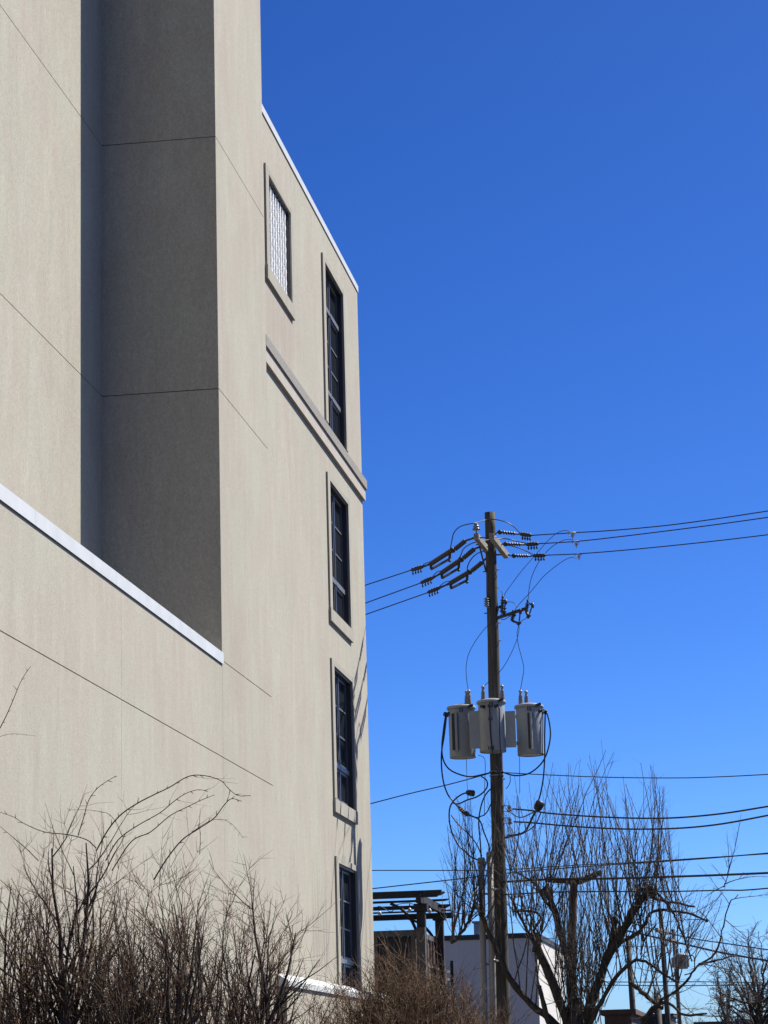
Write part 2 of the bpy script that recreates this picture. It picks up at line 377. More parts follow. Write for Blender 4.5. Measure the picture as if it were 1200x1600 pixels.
# windows ------------------------------------------------------------------
TF = XC+.034      # front of the stucco trim
def trim_and_sill(w, y0, y1, z0, z1, sill=True):
    t = .245
    zb = z0-.002
    b = MB(); b.box(XC+.001, TF, y0-t, y0-.001, zb, z1+.1); b.build('trim', M['trim'], w)
    b = MB(); b.box(XC+.001, TF, y1+.001, y1+.2, zb, z1+.1); b.build('trim', M['trim'], w)
    b = MB(); b.box(XC+.001, TF-.002, y0-.001, y1+.001, z1+.001, z1+.1); b.build('trim', M['trim'], w)
    if sill:
        b = MB(); b.prism([(XC+.001, z0-.245), (TF+.014, z0-.245), (TF+.014, z0-.02), (XC-.10, z0+.012), (XC-.10, z0-.01), (XC+.001, z0-.03)], y0-.275, y1+.16)
        b.build('sill', M['trim'], w)
XG = XC-.085     # plane of the sash fronts
def sash_window(y0, y1, z0, z1, tall, sill=True):
    b = MB()   # panning round the reveal, dark
    e = .035
    b.box(XG-.06, XC-.004, y0+.001, y0+e, z0+.015, z1-.001)
    b.box(XG-.06, XC-.004, y1-e, y1-.001, z0+.015, z1-.001)
    b.box(XG-.06, XC-.004, y0+e, y1-e, z1-e, z1-.001)
    b.box(XG-.06, XG+.02, y0+e, y1-e, z0+.015, z0+.05)
    w = b.build('window', M['bronze'], bld)
    ym = (y0+y1)/2
    b = MB(); b.box(XG-.05, XG+.015, ym-.045, ym+.045, z0+.05, z1-e); b.build('mullion', M['bronze'], w)
    # rows from the bottom: a hopper pane, a rail, three panes (and a transom light in the tall window)
    zi0, zi1 = z0+.05, z1-e
    rail = .085
    rows = []
    if tall:
        H = zi1-zi0-2*rail; a = H*.235; c = H*.225
        rows = [(zi0, zi0+a, 1), (zi0+a+rail, zi1-c-rail, 3), (zi1-c, zi1, 1)]
        rails = [(zi0+a, zi0+a+rail), (zi1-c-rail, zi1-c)]
    else:
        H = zi1-zi0-rail; a = H*.26
        rows = [(zi0, zi0+a, 1), (zi0+a+rail, zi1, 3)]; rails = [(zi0+a, zi0+a+rail)]
    for (r0, r1) in rails:
        b = MB(); b.box(XG-.05, XG+.028, y0+e, ym-.046, r0+.001, r1-.001); b.box(XG-.05, XG+.028, ym+.046, y1-e, r0+.001, r1-.001)
        b.box(XG-.05, XG+.03, ym-.0455, ym+.0455, r0+.015, r1-.015); b.build('rail', M['sash'], w)
    for (r0, r1, nn) in rows:
        for (p0, p1) in ((y0+e, ym-.045), (ym+.045, y1-e)):
            s_ = .042
            b = MB()
            b.box(XG-.04, XG, p0+.004, p0+s_, r0+.004, r1-.004); b.box(XG-.04, XG, p1-s_, p1-.004, r0+.004, r1-.004)
            b.box(XG-.04, XG-.001, p0+s_, p1-s_, r0+.004, r0+s_); b.box(XG-.04, XG-.001, p0+s_, p1-s_, r1-s_, r1-.004)
            b.build('sash', M['sash'], w)
            h = (r1-r0-2*s_)
            for k in range(nn):
                q0 = r0+s_+h*k/nn; q1 = r0+s_+h*(k+1)/nn
                tl = random.uniform(-.003, .003)
                b = MB(); b.add([(XG-.028+tl,p0+s_,q0),(XG-.028-tl,p1-s_,q0),(XG-.028-tl,p1-s_,q1),(XG-.028+tl,p0+s_,q1),
                                 (XG-.036,p0+s_,q0),(XG-.036,p1-s_,q0),(XG-.036,p1-s_,q1),(XG-.036,p0+s_,q1)],
                                [(0,1,2,3),(7,6,5,4),(0,4,5,1),(1,5,6,2),(2,6,7,3),(3,7,4,0)])
                b.build('pane', M['glass'], w)
                if k:
                    b = MB(); b.box(XG-.034, XG-.010, p0+s_+.001, p1-s_-.001, q0-.013, q0+.013); b.build('muntin', M['sash'], w)
    trim_and_sill(w, y0, y1, z0, z1, sill)
    return w
def block_window(y0, y1, z0, z1):
    e = .03; xg = XC-.045
    b = MB()
    b.box(xg-.06, XC-.004, y0+.001, y0+e, z0+.015, z1-.001); b.box(xg-.06, XC-.004, y1-e, y1-.001, z0+.015, z1-.001)
    b.box(xg-.06, XC-.004, y0+e, y1-e, z1-e, z1-.001); b.box(xg-.06, xg+.02, y0+e, y1-e, z0+.005, z0+.02)
    w = b.build('window', M['bronze'], bld); w['label'] = 'square window filled with pale glass blocks'
    b = MB(); b.box(xg-.08, xg-.016, y0+e, y1-e, z0+.02, z1-e); b.build('mortar', M['mortar'], w)
    ny, nz_ = 9, 8
    sy, sz = (y1-y0-2*e)/ny, (z1-e-z0-.02)/nz_
    # one pillowed block: raised rim, dished and rippled face
    b = MB(); G = 6; hy, hz = sy/2-.008, sz/2-.011
    vs_ = []
    for i in range(G+1):
        for j in range(G+1):
            u, v = i/G*2-1, j/G*2-1
            rim = max(abs(u), abs(v))
            x = -.004+.026*(1-u)/2*(1 if rim < .95 else .9)+(.004*math.sin(4*v) if rim < .95 else -.002)
            vs_.append((x, u*hy, v*hz))
    fs_ = [(i*(G+1)+j, (i+1)*(G+1)+j, (i+1)*(G+1)+j+1, i*(G+1)+j+1) for i in range(G) for j in range(G)]
    b.add(vs_, fs_, True)
    b.add([(.0195,-hy,-hz),(-.006,hy,-hz),(-.006,hy,hz),(.0195,-hy,hz),(-.03,-hy,-hz),(-.03,hy,-hz),(-.03,hy,hz),(-.03,-hy,hz)],
          [(0,4,5,1),(1,5,6,2),(2,6,7,3),(3,7,4,0)])
    me = None
    for i in range(ny):
        for j in range(nz_):
            c = Vector((xg, y0+e+sy*(i+.5), z0+.02+sz*(j+.5)))-bld.location
            if me is None:
                proto = MB(); proto.v, proto.f, proto.sm = b.v, b.f, b.sm
                o = proto.build('glass_block', M['block']); o.parent = w; o.location = c; me = o
            else: copy_part(me, w, c)
    trim_and_sill(w, y0, y1, z0, z1)
for h in holes:
    if h[0] == 'block': block_window(*h[1:])
    else: sash_window(*h[1:], h[0] == 'tall', h[0] != 'tall')

# ------------------------------------------------------------------ utility pole
YP = 45.6
ptop = at(765.5, 801, YP); pa = at(785.5, 1580, YP)
pbot = pa+(pa-ptop)*((pa.z+.3)/(ptop.z-pa.z))
pole = thing('utility_pole', 'tall weathered wooden utility pole carrying three grey transformers', 'utility pole', (pbot.x, pbot.y, 0))
def pole_pt(py):
    """point on the pole axis at the image row py"""
    lo, hi = 0., 1.
    for _ in range(40):
        m_ = (lo+hi)/2; P = ptop.lerp(pbot, m_)-EYE
        if 800-FPX*(P.dot(CU))/(P.dot(CF)) < py: lo = m_
        else: hi = m_
    return ptop.lerp(pbot, lo)
nseg = 40
b = MB()
pts = [ptop.lerp(pbot, i/nseg)+Vector((random.uniform(-.004,.004), random.uniform(-.004,.004), 0)) for i in range(nseg+1)]
b.tube(pts, [.098+.055*i/nseg for i in range(nseg+1)], 20)
b.build('pole', M['wood_pole'], pole)
# double crossarm, seen nearly end on
NR = at(768, 838, YP-1.15); zA = NR.z
FR = atz(791, 868, zA)
off = atz(744, 838, zA)-NR
NL, FL = NR+off, FR+off
armo = []
for a, c in ((NR, FR), (NL, FL)):
    b = MB(); b.bar(a, c, .092, .118); armo.append(b.build('crossarm', M['wood_arm'], pole, bevel=.006))
b = MB(); mid = pole_pt(893)
b.bar(NL.lerp(FL, .3)+Vector((-.03,0,-.06)), mid+Vector((-.10,-.03,0)), .03, .012)
b.bar(NL.lerp(FL, .78)+Vector((-.03,0,-.06)), mid+Vector((-.10,.05,0)), .03, .012)
b.build('brace', M['dark_metal'], pole)
for tt in (.06, .93):
    p_, q_ = NL.lerp(FL, tt), NR.lerp(FR, tt)
    b = MB(); d_ = (q_-p_).normalized(); b.tube([p_-d_*.09, q_+d_*.09], .010, 6); b.build('bolt', M['dark_metal'], pole)
p_ = pole_pt(851); b = MB(); d_ = (NR-NL).normalized(); b.tube([p_-d_*.28, p_+d_*.28], .012, 6); b.build('bolt', M['dark_metal'], pole)
for py, sd in ((893,-1),(891,1),(958,-1),(974,1),(1002,1),(1218,1),(1260,1)):
    p_ = pole_pt(py); b = MB(); b.tube([p_, p_+Vector((sd*.155,-.03,0))], .011, 6); b.build('bolt', M['dark_metal'], pole)
b = MB(); p_ = pole_pt(1206); b.lathe([(.132,-.012),(.136,-.012),(.136,.012),(.132,.012)], p_, (0,0,1), 20); b.build('band', M['galv'], pole)
b = MB(); p_ = pole_pt(1212); b.lathe([(.132,-.008),(.136,-.008),(.136,.008),(.132,.008)], p_, (0,0,1), 20); b.build('band', M['galv'], pole)

def sheds(b, a, c, n, r, r0, nn=12, p0=0, p1=1):
    """a rod with n round sheds from a to c"""
    a = Vector(a); c = Vector(c); d = c-a; L = d.length; pr = [(r0, 0)]
    for i in range(n):
        h = L*(p0+(p1-p0)*(i+.5)/n); w = L*(p1-p0)/n
        pr += [(r0, h-w*.35), (r, h-w*.05), (r*.96, h+w*.12), (r0, h+w*.3)]
    pr.append((r0, L)); b.lathe(pr, a, d, nn); return b
# pin insulator on the near end of the left arm
P0 = NL+Vector((0,.06,.06)); b = MB()
b.tube([P0, P0+Vector((0,0,.07))], .012, 6); b.lathe([(.02,.06),(.075,.07),(.07,.10),(.04,.11),(.06,.125),(.055,.15),(.03,.16),(.045,.185),(.02,.20)], P0, (0,0,1), 14)
b.build('pin_insulator', M['porcelain'], pole)
PIN = P0+Vector((0,0,.20))
# standoff insulator on the left of the pole
P1 = at(760.5, 948, YP-.14); b = MB(); sheds(b, P1, P1+Vector((0,0,.17)), 4, .055, .03); b.tube([P1, P1+Vector((.12,.12,-.02))], .012, 6)
b.build('post_insulator', M['porcelain'], pole)
# cutout bracket
BA, BB = at(776, 966, YP-.05), at(821, 951, YP-.35)
b = MB(); b.bar(BA, BB, .05, .05); b.bar(BA+Vector((0,0,.02)), at(779, 950, YP-.05), .05, .02); b.bar(at(776,948,YP-.02), at(790,951,YP-.2), .03, .03)
b.build('bracket', M['dark_metal'], pole)
b = MB(); b.tube(smooth(path_at([(783,968),(790,967),(800,960)], YP-.1, YP-.2)), .008, 5); b.build('bracket_wire', M['wire'], pole)

# overhead conductors ------------------------------------------------------
def extend(P, d):
    P = list(P); v = (P[-1]-P[-2]).normalized(); return P+[P[-1]+v*d]
def clamp_part(a, c, root, teeth=4, name='dead_end_clamp', up=.02):
    a = Vector(a); c = Vector(c); b = MB(); d = (c-a)
    b.tube([a, a+d*.15, a+d*.5, a+d*.9, c], [.018,.035,.04,.033,.016], 8)
    for k in range(teeth):
        p = a+d*(.22+.62*k/(teeth-1)); b.tube([p+Vector((0,0,.05)), p-Vector((0,0,.105))], .011, 5)
        b.tube([p-Vector((0,0,.06)), p-Vector((0,0,.085))], .02, 6)
    return b.build(name, M['dark_metal'], root)
GL = 'primary wires falling away left behind the building'
left = [dict(arm=.04, ins=((727,845),(711,858)), sw=((704,861),(673,881)), cl=((662,885),(642,891)), w=(572,914), lab='uppermost of the three wires running left from the crossarm'),
        dict(arm=.46, ins=((741,858),(724,872)), sw=((718,876),(690,895)), cl=((678,902),(657,911)), w=(572,942), lab='middle of the three wires running left from the crossarm'),
        dict(arm=.92, ins=((753,879),(737,892)), sw=((731,895),(704,911)), cl=((688,918),(668,926)), w=(572,960), lab='lowest of the three wires running left from the crossarm')]
LJ = []
for q in left:
    A = NL.lerp(FL, q['arm']); ya = A.y
    def P(px, py, x0=745): return at(px, py, ya+(x0-px)*.0165)
    root = thing('power_line', q['lab'], 'power line', A, GL)
    i0, i1 = P(*q['ins'][0]), P(*q['ins'][1]); s0, s1 = P(*q['sw'][0]), P(*q['sw'][1]); c0, c1 = P(*q['cl'][0]), P(*q['cl'][1]); w1 = P(*q['w'])
    b = MB(); b.tube([A, A.lerp(i0, .6), i0], [.014,.02,.018], 6); b.build('link', M['dark_metal'], root)
    b = MB(); sheds(b, i0, i1, 6, .048, .018); b.build('insulator', M['polymer'], root)
    b = MB(); b.tube([i1, s0], [.02,.035], 8); b.lathe([(.02,-.05),(.055,-.03),(.055,.03),(.02,.05)], i1.lerp(s0,.6), (0,.3,1), 8); b.build('coupling', M['dark_metal'], root)
    b = MB(); b.tube([s1, s1.lerp(c0, .5), c0], [.03,.018,.022], 6); b.build('link', M['dark_metal'], root)
    b = MB(); sheds(b, s0, s1, 11, .050, .024); sw = b.build('disconnect_switch', M['polymer'], root)
    dn = Vector((0,0,-.135)); d = (s1-s0)
    b = MB(); t0, t1 = s0+d*.06+dn, s1-d*.02+dn*.8
    b.bar(t0, t1, .028, .04); b.bar(s0+d*.02, t0, .05, .03); b.bar(s1, t1, .05, .03)
    b.lathe([(.02,-.02),(.03,0),(.02,.02)], t0+dn*.3, (0,0,1), 8); b.build('switch_blade', M['dark_metal'], sw)
    b = MB(); b.tube([t0.lerp(t1,.45), t0.lerp(t1,.85)], .019, 6); b.build('fuse_link', M['galv'], sw)
    clamp_part(c0, c1, root)
    px, py = q['w']; ppx, ppy = q['cl'][1]
    wp = [c1, w1]; v = (w1-c1); wp += [w1+v*k+Vector((0,0,.02*k*k)) for k in (1,2,4,7)]
    b = MB(); b.tube(wp, .0105, 6); b.build('wire', M['cable'], root)
    # short tail bridging switch and clamp
    s1p = q['sw'][1]; cp = q['cl'][0]
    b = MB(); b.tube(smooth([s1+Vector((0,0,.04)), P((s1p[0]*.6+cp[0]*.4)-2, min(s1p[1],cp[1])-1.5), P(cp[0]-1, cp[1]-2), c0]), .0085, 5); b.build('tail', M['wire'], root)
    LJ.append((root, s0+Vector((0,0,.05)), ya))
GR = 'primary wires leaving right from the crossarm'
right = [dict(arm=.04, e=[(778,831)], ins=((781,831.5),(811,834.5)), cl=((812,834.5),(831,836.5)), w=[(895,832.5),(960,828.5),(1041,821),(1120,810.5),(1200,798.4)], tee=893, lab='top wire of the three leaving the pole to the right'),
         dict(arm=.5, e=[(786,849.5)], ins=((790,850),(820,851)), cl=((821,851),(842,849.5)), w=[(900,846),(960,839.5),(1030,831),(1120,819.5),(1200,808.3)], tee=899, lab='middle wire of the three leaving the pole to the right'),
         dict(arm=.95, e=[(799,868.5)], ins=((803,868.5),(831,868.8)), cl=((832,868.5),(853,867.5)), w=[(900,865.5),(960,861),(1030,854.5),(1120,845),(1200,835.5)], tee=903, lab='lowest wire of the three leaving the pole to the right at crossarm height')]
RJ = []; TEES = []
for q in right:
    A = NR.lerp(FR, q['arm']); ya = A.y
    def P(px, py, x0=770): return at(px, py, ya-(px-x0)*.0028)
    root = thing('power_line', q['lab'], 'power line', A, GR)
    i0, i1, c0, c1 = P(*q['ins'][0]), P(*q['ins'][1]), P(*q['cl'][0]), P(*q['cl'][1])
    b = MB(); b.tube([A-Vector((.35,0,0)), A, P(*q['e'][0]), i0], [.010,.012,.012,.016], 6)
    b.lathe([(.02,-.02),(.045,-.012),(.045,.012),(.02,.02)], i0, (0,1,0), 10); b.build('link', M['dark_metal'], root)
    b = MB(); sheds(b, i0, i1, 5, .038, .018, p0=.15, p1=.8); b.build('insulator', M['polymer'], root)
    clamp_part(c0, c1, root)
    wp = [P(*p) for p in q['w']]; wp = extend(smooth([c1]+wp), 14)
    b = MB(); b.tube(wp, .0105, 6); b.build('wire', M['cable'], root)
    # stirrup and hot line clamp
    tx = q['tee']; ty = q['w'][0][1]
    p = P(tx, ty+.3); b = MB()
    dx = Vector((.055,0,0)); dz = Vector((0,0,-.055))
    b.tube([p-dx, p-dx+dz, p+dx+dz, p+dx], .006, 5); b.bar(p+dx*.3+dz*1.5, p+dx*.3+dz*.4, .04, .03); b.tube([p+dz+dx*.3, p+dz*2.2+dx*.3], .008, 5)
    b.tube([p-dx*1.3+Vector((0,0,.005)), p+dx*1.4], .016, 6); b.build('tap_clamp', M['galv'], root)
    RJ.append((root, c0+Vector((0,0,.03)), ya)); TEES.append((p+dz, ya))
# jumpers over the pole (parts of the left lines)
jp = [[(706,845),(709,833),(717,824),(729,819.5)], [(721,865),(724,858),(733,851),(748,846)], [(730,888),(734,877),(744,866),(757,861)]]
jr = [[(757,813),(772,811.5),(790,815.5),(803,823)], [(782,841.5),(797,843),(812,847)], [(789,852.5),(808,855.5),(822,861)]]
for k in range(3):
    root, s0, ya = LJ[k]; rr, c0, yb = RJ[k]
    P = [s0]+[at(p[0], p[1], ya+.2-.08*i) for i, p in enumerate(jp[k])]
    if k == 0: P.append(PIN+Vector((0,0,.005)))
    P += [at(p[0], p[1], (YP-.3 if k == 0 else YP+.35)+(yb-YP)*.3) for p in jr[k]]+[c0]
    b = MB(); b.tube(smooth(P, 5), .0105, 6); b.build('jumper', M['wire'], root)
# fuse cutouts ---------------------------------------------------------------
def cutout(top, bot, ftop, fbot, lab, y, n=5):
    a, c, f0, f1 = at(*top, y), at(*bot, y), at(*ftop, y-.03), at(*fbot, y-.03)
    root = thing('fuse_cutout', lab, 'fuse cutout', c, 'fuse cutouts on the pole bracket')
    b = MB(); sheds(b, c, a, n, .045, .024); b.build('insulator', M['polymer'], root)
    b = MB(); b.bar(a, f0, .035, .03); b.tube([f0+Vector((0,0,.04)), f0-Vector((0,0,.05))], .028, 8); b.tube([a, a+Vector((0,0,.06))], .02, 6); b.build('contact', M['dark_metal'], root)
    b = MB(); b.bar(c, f1, .045, .04); b.tube([f1+Vector((-.03,0,-.03)), f1+Vector((.03,0,.03))], .03, 8); b.build('hinge', M['dark_metal'], root)
    b = MB(); b.tube([f0, f1], .013, 8); b.build('fuse_tube', M['dark_metal'], root)
    m_ = a.lerp(c, .5); b = MB(); b.bar(m_, m_.lerp(BB, .25) if abs(m_.x-BB.x) < .4 else m_+Vector((-.06,.05,0)), .03, .03); b.build('mount', M['dark_metal'], root)
    return a+Vector((0,0,.06)), f1
C1 = cutout((785.5,936),(784,957), (790,940),(787.5,957), 'fuse cutout closest to the pole, standing upright beside it', YP-.12)
C2 = cutout((824.5,942),(822,955), (832,945.5),(826,963), 'fuse cutout at the outer end of the bracket, open frame', YP-.35)
C3 = cutout((802,958),(800,970), (813,955),(811,974), 'fuse cutout hanging below the middle of the bracket', YP-.3)

def cable(name, label, cat, pts, y0, y1=None, r=.007, m='wire', group=None, k=4, extra=None):
    P = smooth([at(p[0], p[1], yy) for p, yy in zip(pts, y0)] if isinstance(y0, list) else path_at(pts, y0, y1), k)
    if extra: P = extend(P, extra)
    b = MB(); b.tube(P, r, 6)
    o = b.build(name, M[m], None, P[0]); tag(o, label, cat, group); return o
GT = 'thin tap wires between lines, cutouts and transformers'
cable('tap_wire', 'thin tap wire arching from top line down to cutout beside pole', 'wire', [(894,835),(886,829),(872,832),(855,846),(836,868),(815,892),(800,912),(790,926),(786,935)], YP-1.5, YP-.12, .0062, group=GT)
cable('tap_wire', 'thin tap wire from middle line to cutout at outer bracket end', 'wire', [(899,849),(893,843),(878,845),(858,858),(842,878),(832,898),(827,918),(825,939)], YP-1.0, YP-.35, .0062, group=GT)
cable('tap_wire', 'thin tap wire sweeping from lowest line to the bracket cutouts', 'wire', [(902,873),(892,871),(876,879),(852,898),(838,914),(828,926),(814,941),(808,948),(803,956)], YP-.4, YP-.3, .0062, group=GT)
cable('tap_wire', 'short arched wire between the pole and the first cutout', 'wire', [(772,918),(779,919),(784,925),(785.5,935)], YP-.1, YP-.12, .0062, group=GT)
cable('tap_wire', 'short wire curving from the first cutout to the bracket middle', 'wire', [(790,941),(798,940.5),(804,943),(808,949)], YP-.15, YP-.3, .0062, group=GT)
cable('tap_wire', 'thin wire bowing left from the pole to the left transformer', 'wire', [(787,957),(776,966),(767,973),(757,983),(744,1000),(733,1020),(728.5,1040),(729,1060),(732,1080)], YP-.2, YP, .0062, group=GT)
cable('tap_wire', 'thin wire dropping from outer cutout across to the middle transformer', 'wire', [(826,964),(812,973),(811,985),(806,1004),(794,1030),(782,1048),(765,1064),(757,1072),(754,1079)], YP-.35, YP-.5, .0062, group=GT)
cable('tap_wire', 'thin wire dropping from hanging cutout to the right transformer', 'wire', [(811,975),(808,990),(810,1008),(815,1027),(818.5,1045),(816,1062),(813,1079)], YP-.3, YP, .0062, group=GT)

# transformers ---------------------------------------------------------------
def transformer(cx, top, bot, y, label, bush, fins, side, text=None, R=.245):
    c0 = at(cx, bot, y); c1 = at(cx, top, y); zb = c0.z+.02; zt = c1.z-.03
    ax = Vector((c0.x, y, zb)); H = zt-zb
    root = thing('transformer', label, 'transformer', ax, 'pole transformers')
    b = MB(); b.lathe([(R*.90,.012),(R*.97,.012),(R*.98,0),(R,.02),(R,H-.05),(R*.985,H-.04)], ax, (0,0,1), 40)
    b.build('tank', M['tank'], root)
    b = MB(); b.lathe([(R*1.0,-.02),(R*1.10,-.02),(R*1.12,-.005),(R*1.11,.02),(R*1.04,.038),(R*.6,.065),(R*.2,.078),(.001,.08)], ax+Vector((0,0,H-.04)), (0,0,1), 40)
    b.build('lid', M['tank'], root)
    b = MB(); q = ax+Vector((R*.6,-R*.95,H-.045)); b.bar(q, q+Vector((.09,.05,.03)), .03, .05); b.build('lid_clip', M['dark_metal'], root)
    for (bx, by) in bush:
        q = Vector((at(bx, top, y).x, y+by, zt+.0))
        b = MB(); b.lathe([(.052,-.02),(.052,.01),(.038,.03),(.055,.055),(.032,.07),(.053,.095),(.032,.11),(.05,.135),(.03,.15),(.045,.17),(.028,.19),(.028,.22),(.012,.245)], q, (0,0,1), 14)
        bo = b.build('bushing', M['porcelain'], root)
        b = MB(); b.lathe([(.01,0),(.034,.02),(.034,.05),(.01,.07)], q+Vector((0,-.004,.225)), (0,0,1), 10); b.build('terminal', M['galv'], bo)
    for (fx0, fx1, z0, z1, kind) in fins:
        p0, p1 = at(fx0, z0, y), at(fx1, z1, y)
        if kind == 'plate':
            b = MB(); yy = y-.06
            b.box(p0.x, p1.x, yy-.013, yy+.013, p1.z, p0.z); b.build('radiator_plate', M['tank'], root, bevel=.005)
        else:
            ys_ = y-R*1.0
            w = (p1.x-p0.x)
            b = MB(); b.box(p0.x, p0.x+w*.5, ys_-.02, ys_+.09, p1.z, p0.z); b.build('radiator_slot', M['fin_dark'], root)
            b = MB(); b.box(p0.x+w*.5+.001, p1.x-w*.12, ys_-.075, ys_+.09, p1.z-.02, p0.z+.015); b.build('radiator_plate', M['tank'], root, bevel=.004)
    # low voltage terminals
    for k in range(3):
        if side == 'front':
            a = math.radians(-118+26*k)
        elif side == 'left': a = math.radians(180+26*(k-1))
        else: a = math.radians(-4+28*(k-1))
        d = Vector((math.cos(a), math.sin(a), 0)); q = ax+d*R*.98+Vector((0,0,H-.14))
        b = MB(); b.lathe([(.032,0),(.032,.03),(.022,.035),(.022,.06),(.03,.065),(.03,.10)], q, d, 10); b.build('secondary_terminal', M['dark_metal'], root)
    for k, zz in ((-1,.88),(1,.88)):
        q = ax+Vector((.02+k*.022,-R*.985,H*.9)); b = MB(); b.bar(q+Vector((0,-.012,-.045)), q+Vector((0,-.012,.045)), .016, .02); b.build('lifting_lug', M['dark_metal'], root)
    # hanger brackets towards the pole
    pc = pole_pt((top+bot)/2); pv = Vector((pc.x-ax.x, pc.y-ax.y, 0)); dv = pv.normalized()
    for f in (.25, .78):
        q = ax+dv*R*.95+Vector((0,0,H*f)); e = ax+pv-dv*.12+Vector((0,0,H*f))
        b = MB(); b.bar(q, e, .08, .06); b.build('hanger', M['galv'], root)
    if text:
        for (s_, tx, ty, sz) in text:
            cu = D.curves.new('lettering', 'FONT'); cu.body = s_; cu.size = sz; cu.align_x = 'CENTER'; cu.resolution_u = 2; cu.offset = .004
            to = D.objects.new('lettering', cu); COL.objects.link(to)
            me = to.to_mesh(); vv = [v.co.copy() for v in me.vertices]; ff = [list(p.vertices) for p in me.polygons]; to.to_mesh_clear()
            D.objects.remove(to); D.curves.remove(cu)
            P_ = at(tx, ty, y-R); th0 = math.asin(max(-1, min(1, (P_.x-ax.x)/R)))
            b = MB(); Rr = R+.0035
            b.add([(ax.x+Rr*math.sin(th0+v.x/R), ax.y-Rr*math.cos(th0+v.x/R), P_.z+v.y) for v in vv], ff)
            b.build('lettering', M['ink'], root)
    return ax, H
YM = YP-.47
T1 = transformer(723.5, 1101, 1186, YP+.02, 'grey transformer left of the pole, hanging lowest of the three', [(729.5,.02),(734,-.08)], [(708,720,1118,1174,'slot')], 'left')
T2 = transformer(770.5, 1092, 1177, YM, 'grey transformer in front of the pole with black stencilled marks', [(755,.05),(784.5,.08)], [(733,751.5,1112,1170,'plate'),(789.5,807.5,1112,1168,'plate')], 'front', [('A1',766.5,1125,.085),('100',767,1171,.082)])
T3 = transformer(829.5, 1099, 1182, YP+.02, 'grey transformer right of the pole with one sunlit side', [(814,.0),(822,.12)], [(826,836,1117,1172,'slot')], 'right')

# insulated secondary cables
GC = 'black low voltage cables looping below the transformers'
def blk(label, pts, y0, y1=None, r=.014, m='cable'): return cable('service_cable', label, 'cable', pts, y0, y1, r, m, GC, 5)
blk('black cable from left transformer looping under it to the pole', [(696,1119),(693,1140),(690.5,1165),(692,1185),(700,1200),(715,1209),(735,1213.5),(755,1210),(772,1206)], YP, YP-.16)
blk('black cable hanging from left transformer down to a splice on the left', [(697.5,1120),(694,1150),(690,1175),(690,1200),(693,1222),(699,1240),(707,1251),(716,1261)], YP-.02, YP-.2)
blk('black cable from right transformer curving under it to the pole', [(854,1112),(858.5,1130),(860,1150),(856,1172),(848,1190),(834,1204),(820,1210.5),(802,1211.5),(784,1206)], YP, YP-.14)
blk('black cable hanging straight from right transformer to a splice block', [(852,1112),(851,1150),(851,1185),(849,1215),(845,1238),(841,1252)], YP-.02, YP-.2)
blk('thin black cable down the sunlit edge of the right transformer', [(848,1110),(848,1140),(847.5,1180)], YP-.22, YP-.2, .008)
blk('black cable down the middle of the front transformer onto the pole', [(764.8,1105),(765.5,1130),(767,1155),(770,1178),(773,1195),(777,1202),(780,1209)], [YM-.31,YM-.275,YM-.27,YM-.275,YM-.20,YP-.3,YP-.2], None, .013)
blk('black cable down the right of the front transformer onto the pole', [(780,1104),(780.5,1130),(781.5,1160),(782,1180),(781.5,1200),(780.5,1215)], [YM-.30,YM-.265,YM-.26,YM-.26,YM-.2,YP-.2], None, .013)
blk('black cable bundle from the left splice curling towards the conduits', [(752,1213),(760,1219),(761.5,1228),(756,1237),(745,1245),(730,1250),(716,1256),(706,1254)], YP-.2, YP-.3)
blk('black cable from the upper left block bending around to the conduit', [(736,1237),(722,1241),(710,1250),(703,1262),(702,1280),(706,1300),(716,1320),(727,1331),(738,1340),(751,1345)], YP-.25, YP-.3, .015)
blk('black cable drooping from the splice to the second conduit', [(716,1262),(726,1270),(740,1276),(750,1283),(756,1300),(763,1318),(765,1332)], YP-.25, YP-.3, .013)
blk('black cable from pole sweeping left into the conduit top', [(771,1229),(760,1240),(752,1258),(748,1285),(750,1310),(752,1340)], YP-.2, YP-.3, .013)
blk('black cable crossing from pole to lower left loop', [(769,1252),(760,1270),(750,1276),(742,1277),(730,1273)], YP-.2, YP-.3, .011)
blk('black cable from left loop running down inside the tree shoots', [(705,1274),(716,1288),(732,1303),(745,1320),(753,1338)], YP-.22, YP-.3, .011)
blk('black cable from the right splice block slanting down to the pole', [(841,1262),(833,1275),(826,1290),(818,1301),(800,1306),(789,1309)], YP-.2, YP-.15, .02)
blk('black cable from right splice block drooping back to the pole', [(838,1266),(828,1272),(815,1277),(806,1275),(796,1268),(790,1262)], YP-.2, YP-.15, .011)
blk('second black cable slanting to the pole below the right block', [(845,1270),(838,1286),(828,1296),(812,1303),(791,1305)], YP-.22, YP-.16, .011)
blk('pale bare wire hanging from the left transformer base', [(728.5,1184),(729,1200),(730,1225),(731,1250)], YP-.1, YP-.1, .006, 'copper')
blk('pale bare wire hanging beside the right transformer', [(809,1160),(811.5,1180),(812,1210),(812,1240)], YP-.28, YP-.25, .006, 'copper')
blk('thin ground wire curving from left transformer to the pole', [(747,1180),(755,1183),(758,1190),(758,1208),(757,1240),(757,1275)], YP-.1, YP-.2, .006, 'wire')
blk('short curled lead right of the pole below the transformers', [(797,1212),(797,1222),(793,1230),(790,1232)], YP-.1, YP-.1, .007)
def splice(name, label, a, c, y, r0, r1, n=8):
    b = MB(); A, C = at(*a, y), at(*c, y)
    b.tube([A, A.lerp(C,.12), A.lerp(C,.5), C.lerp(A,.1), C], [r0*.6, r0, (r0+r1)/2*1.05, r1, r1*.7], n)
    for t_ in (.3,.5,.7): b.tube([A.lerp(C,t_-.03), A.lerp(C,t_+.03)], [(r0+r1)/2*1.22]*2, n)
    o = b.build(name, M['dark_metal'], None, A); tag(o, label, 'cable splice'); return o
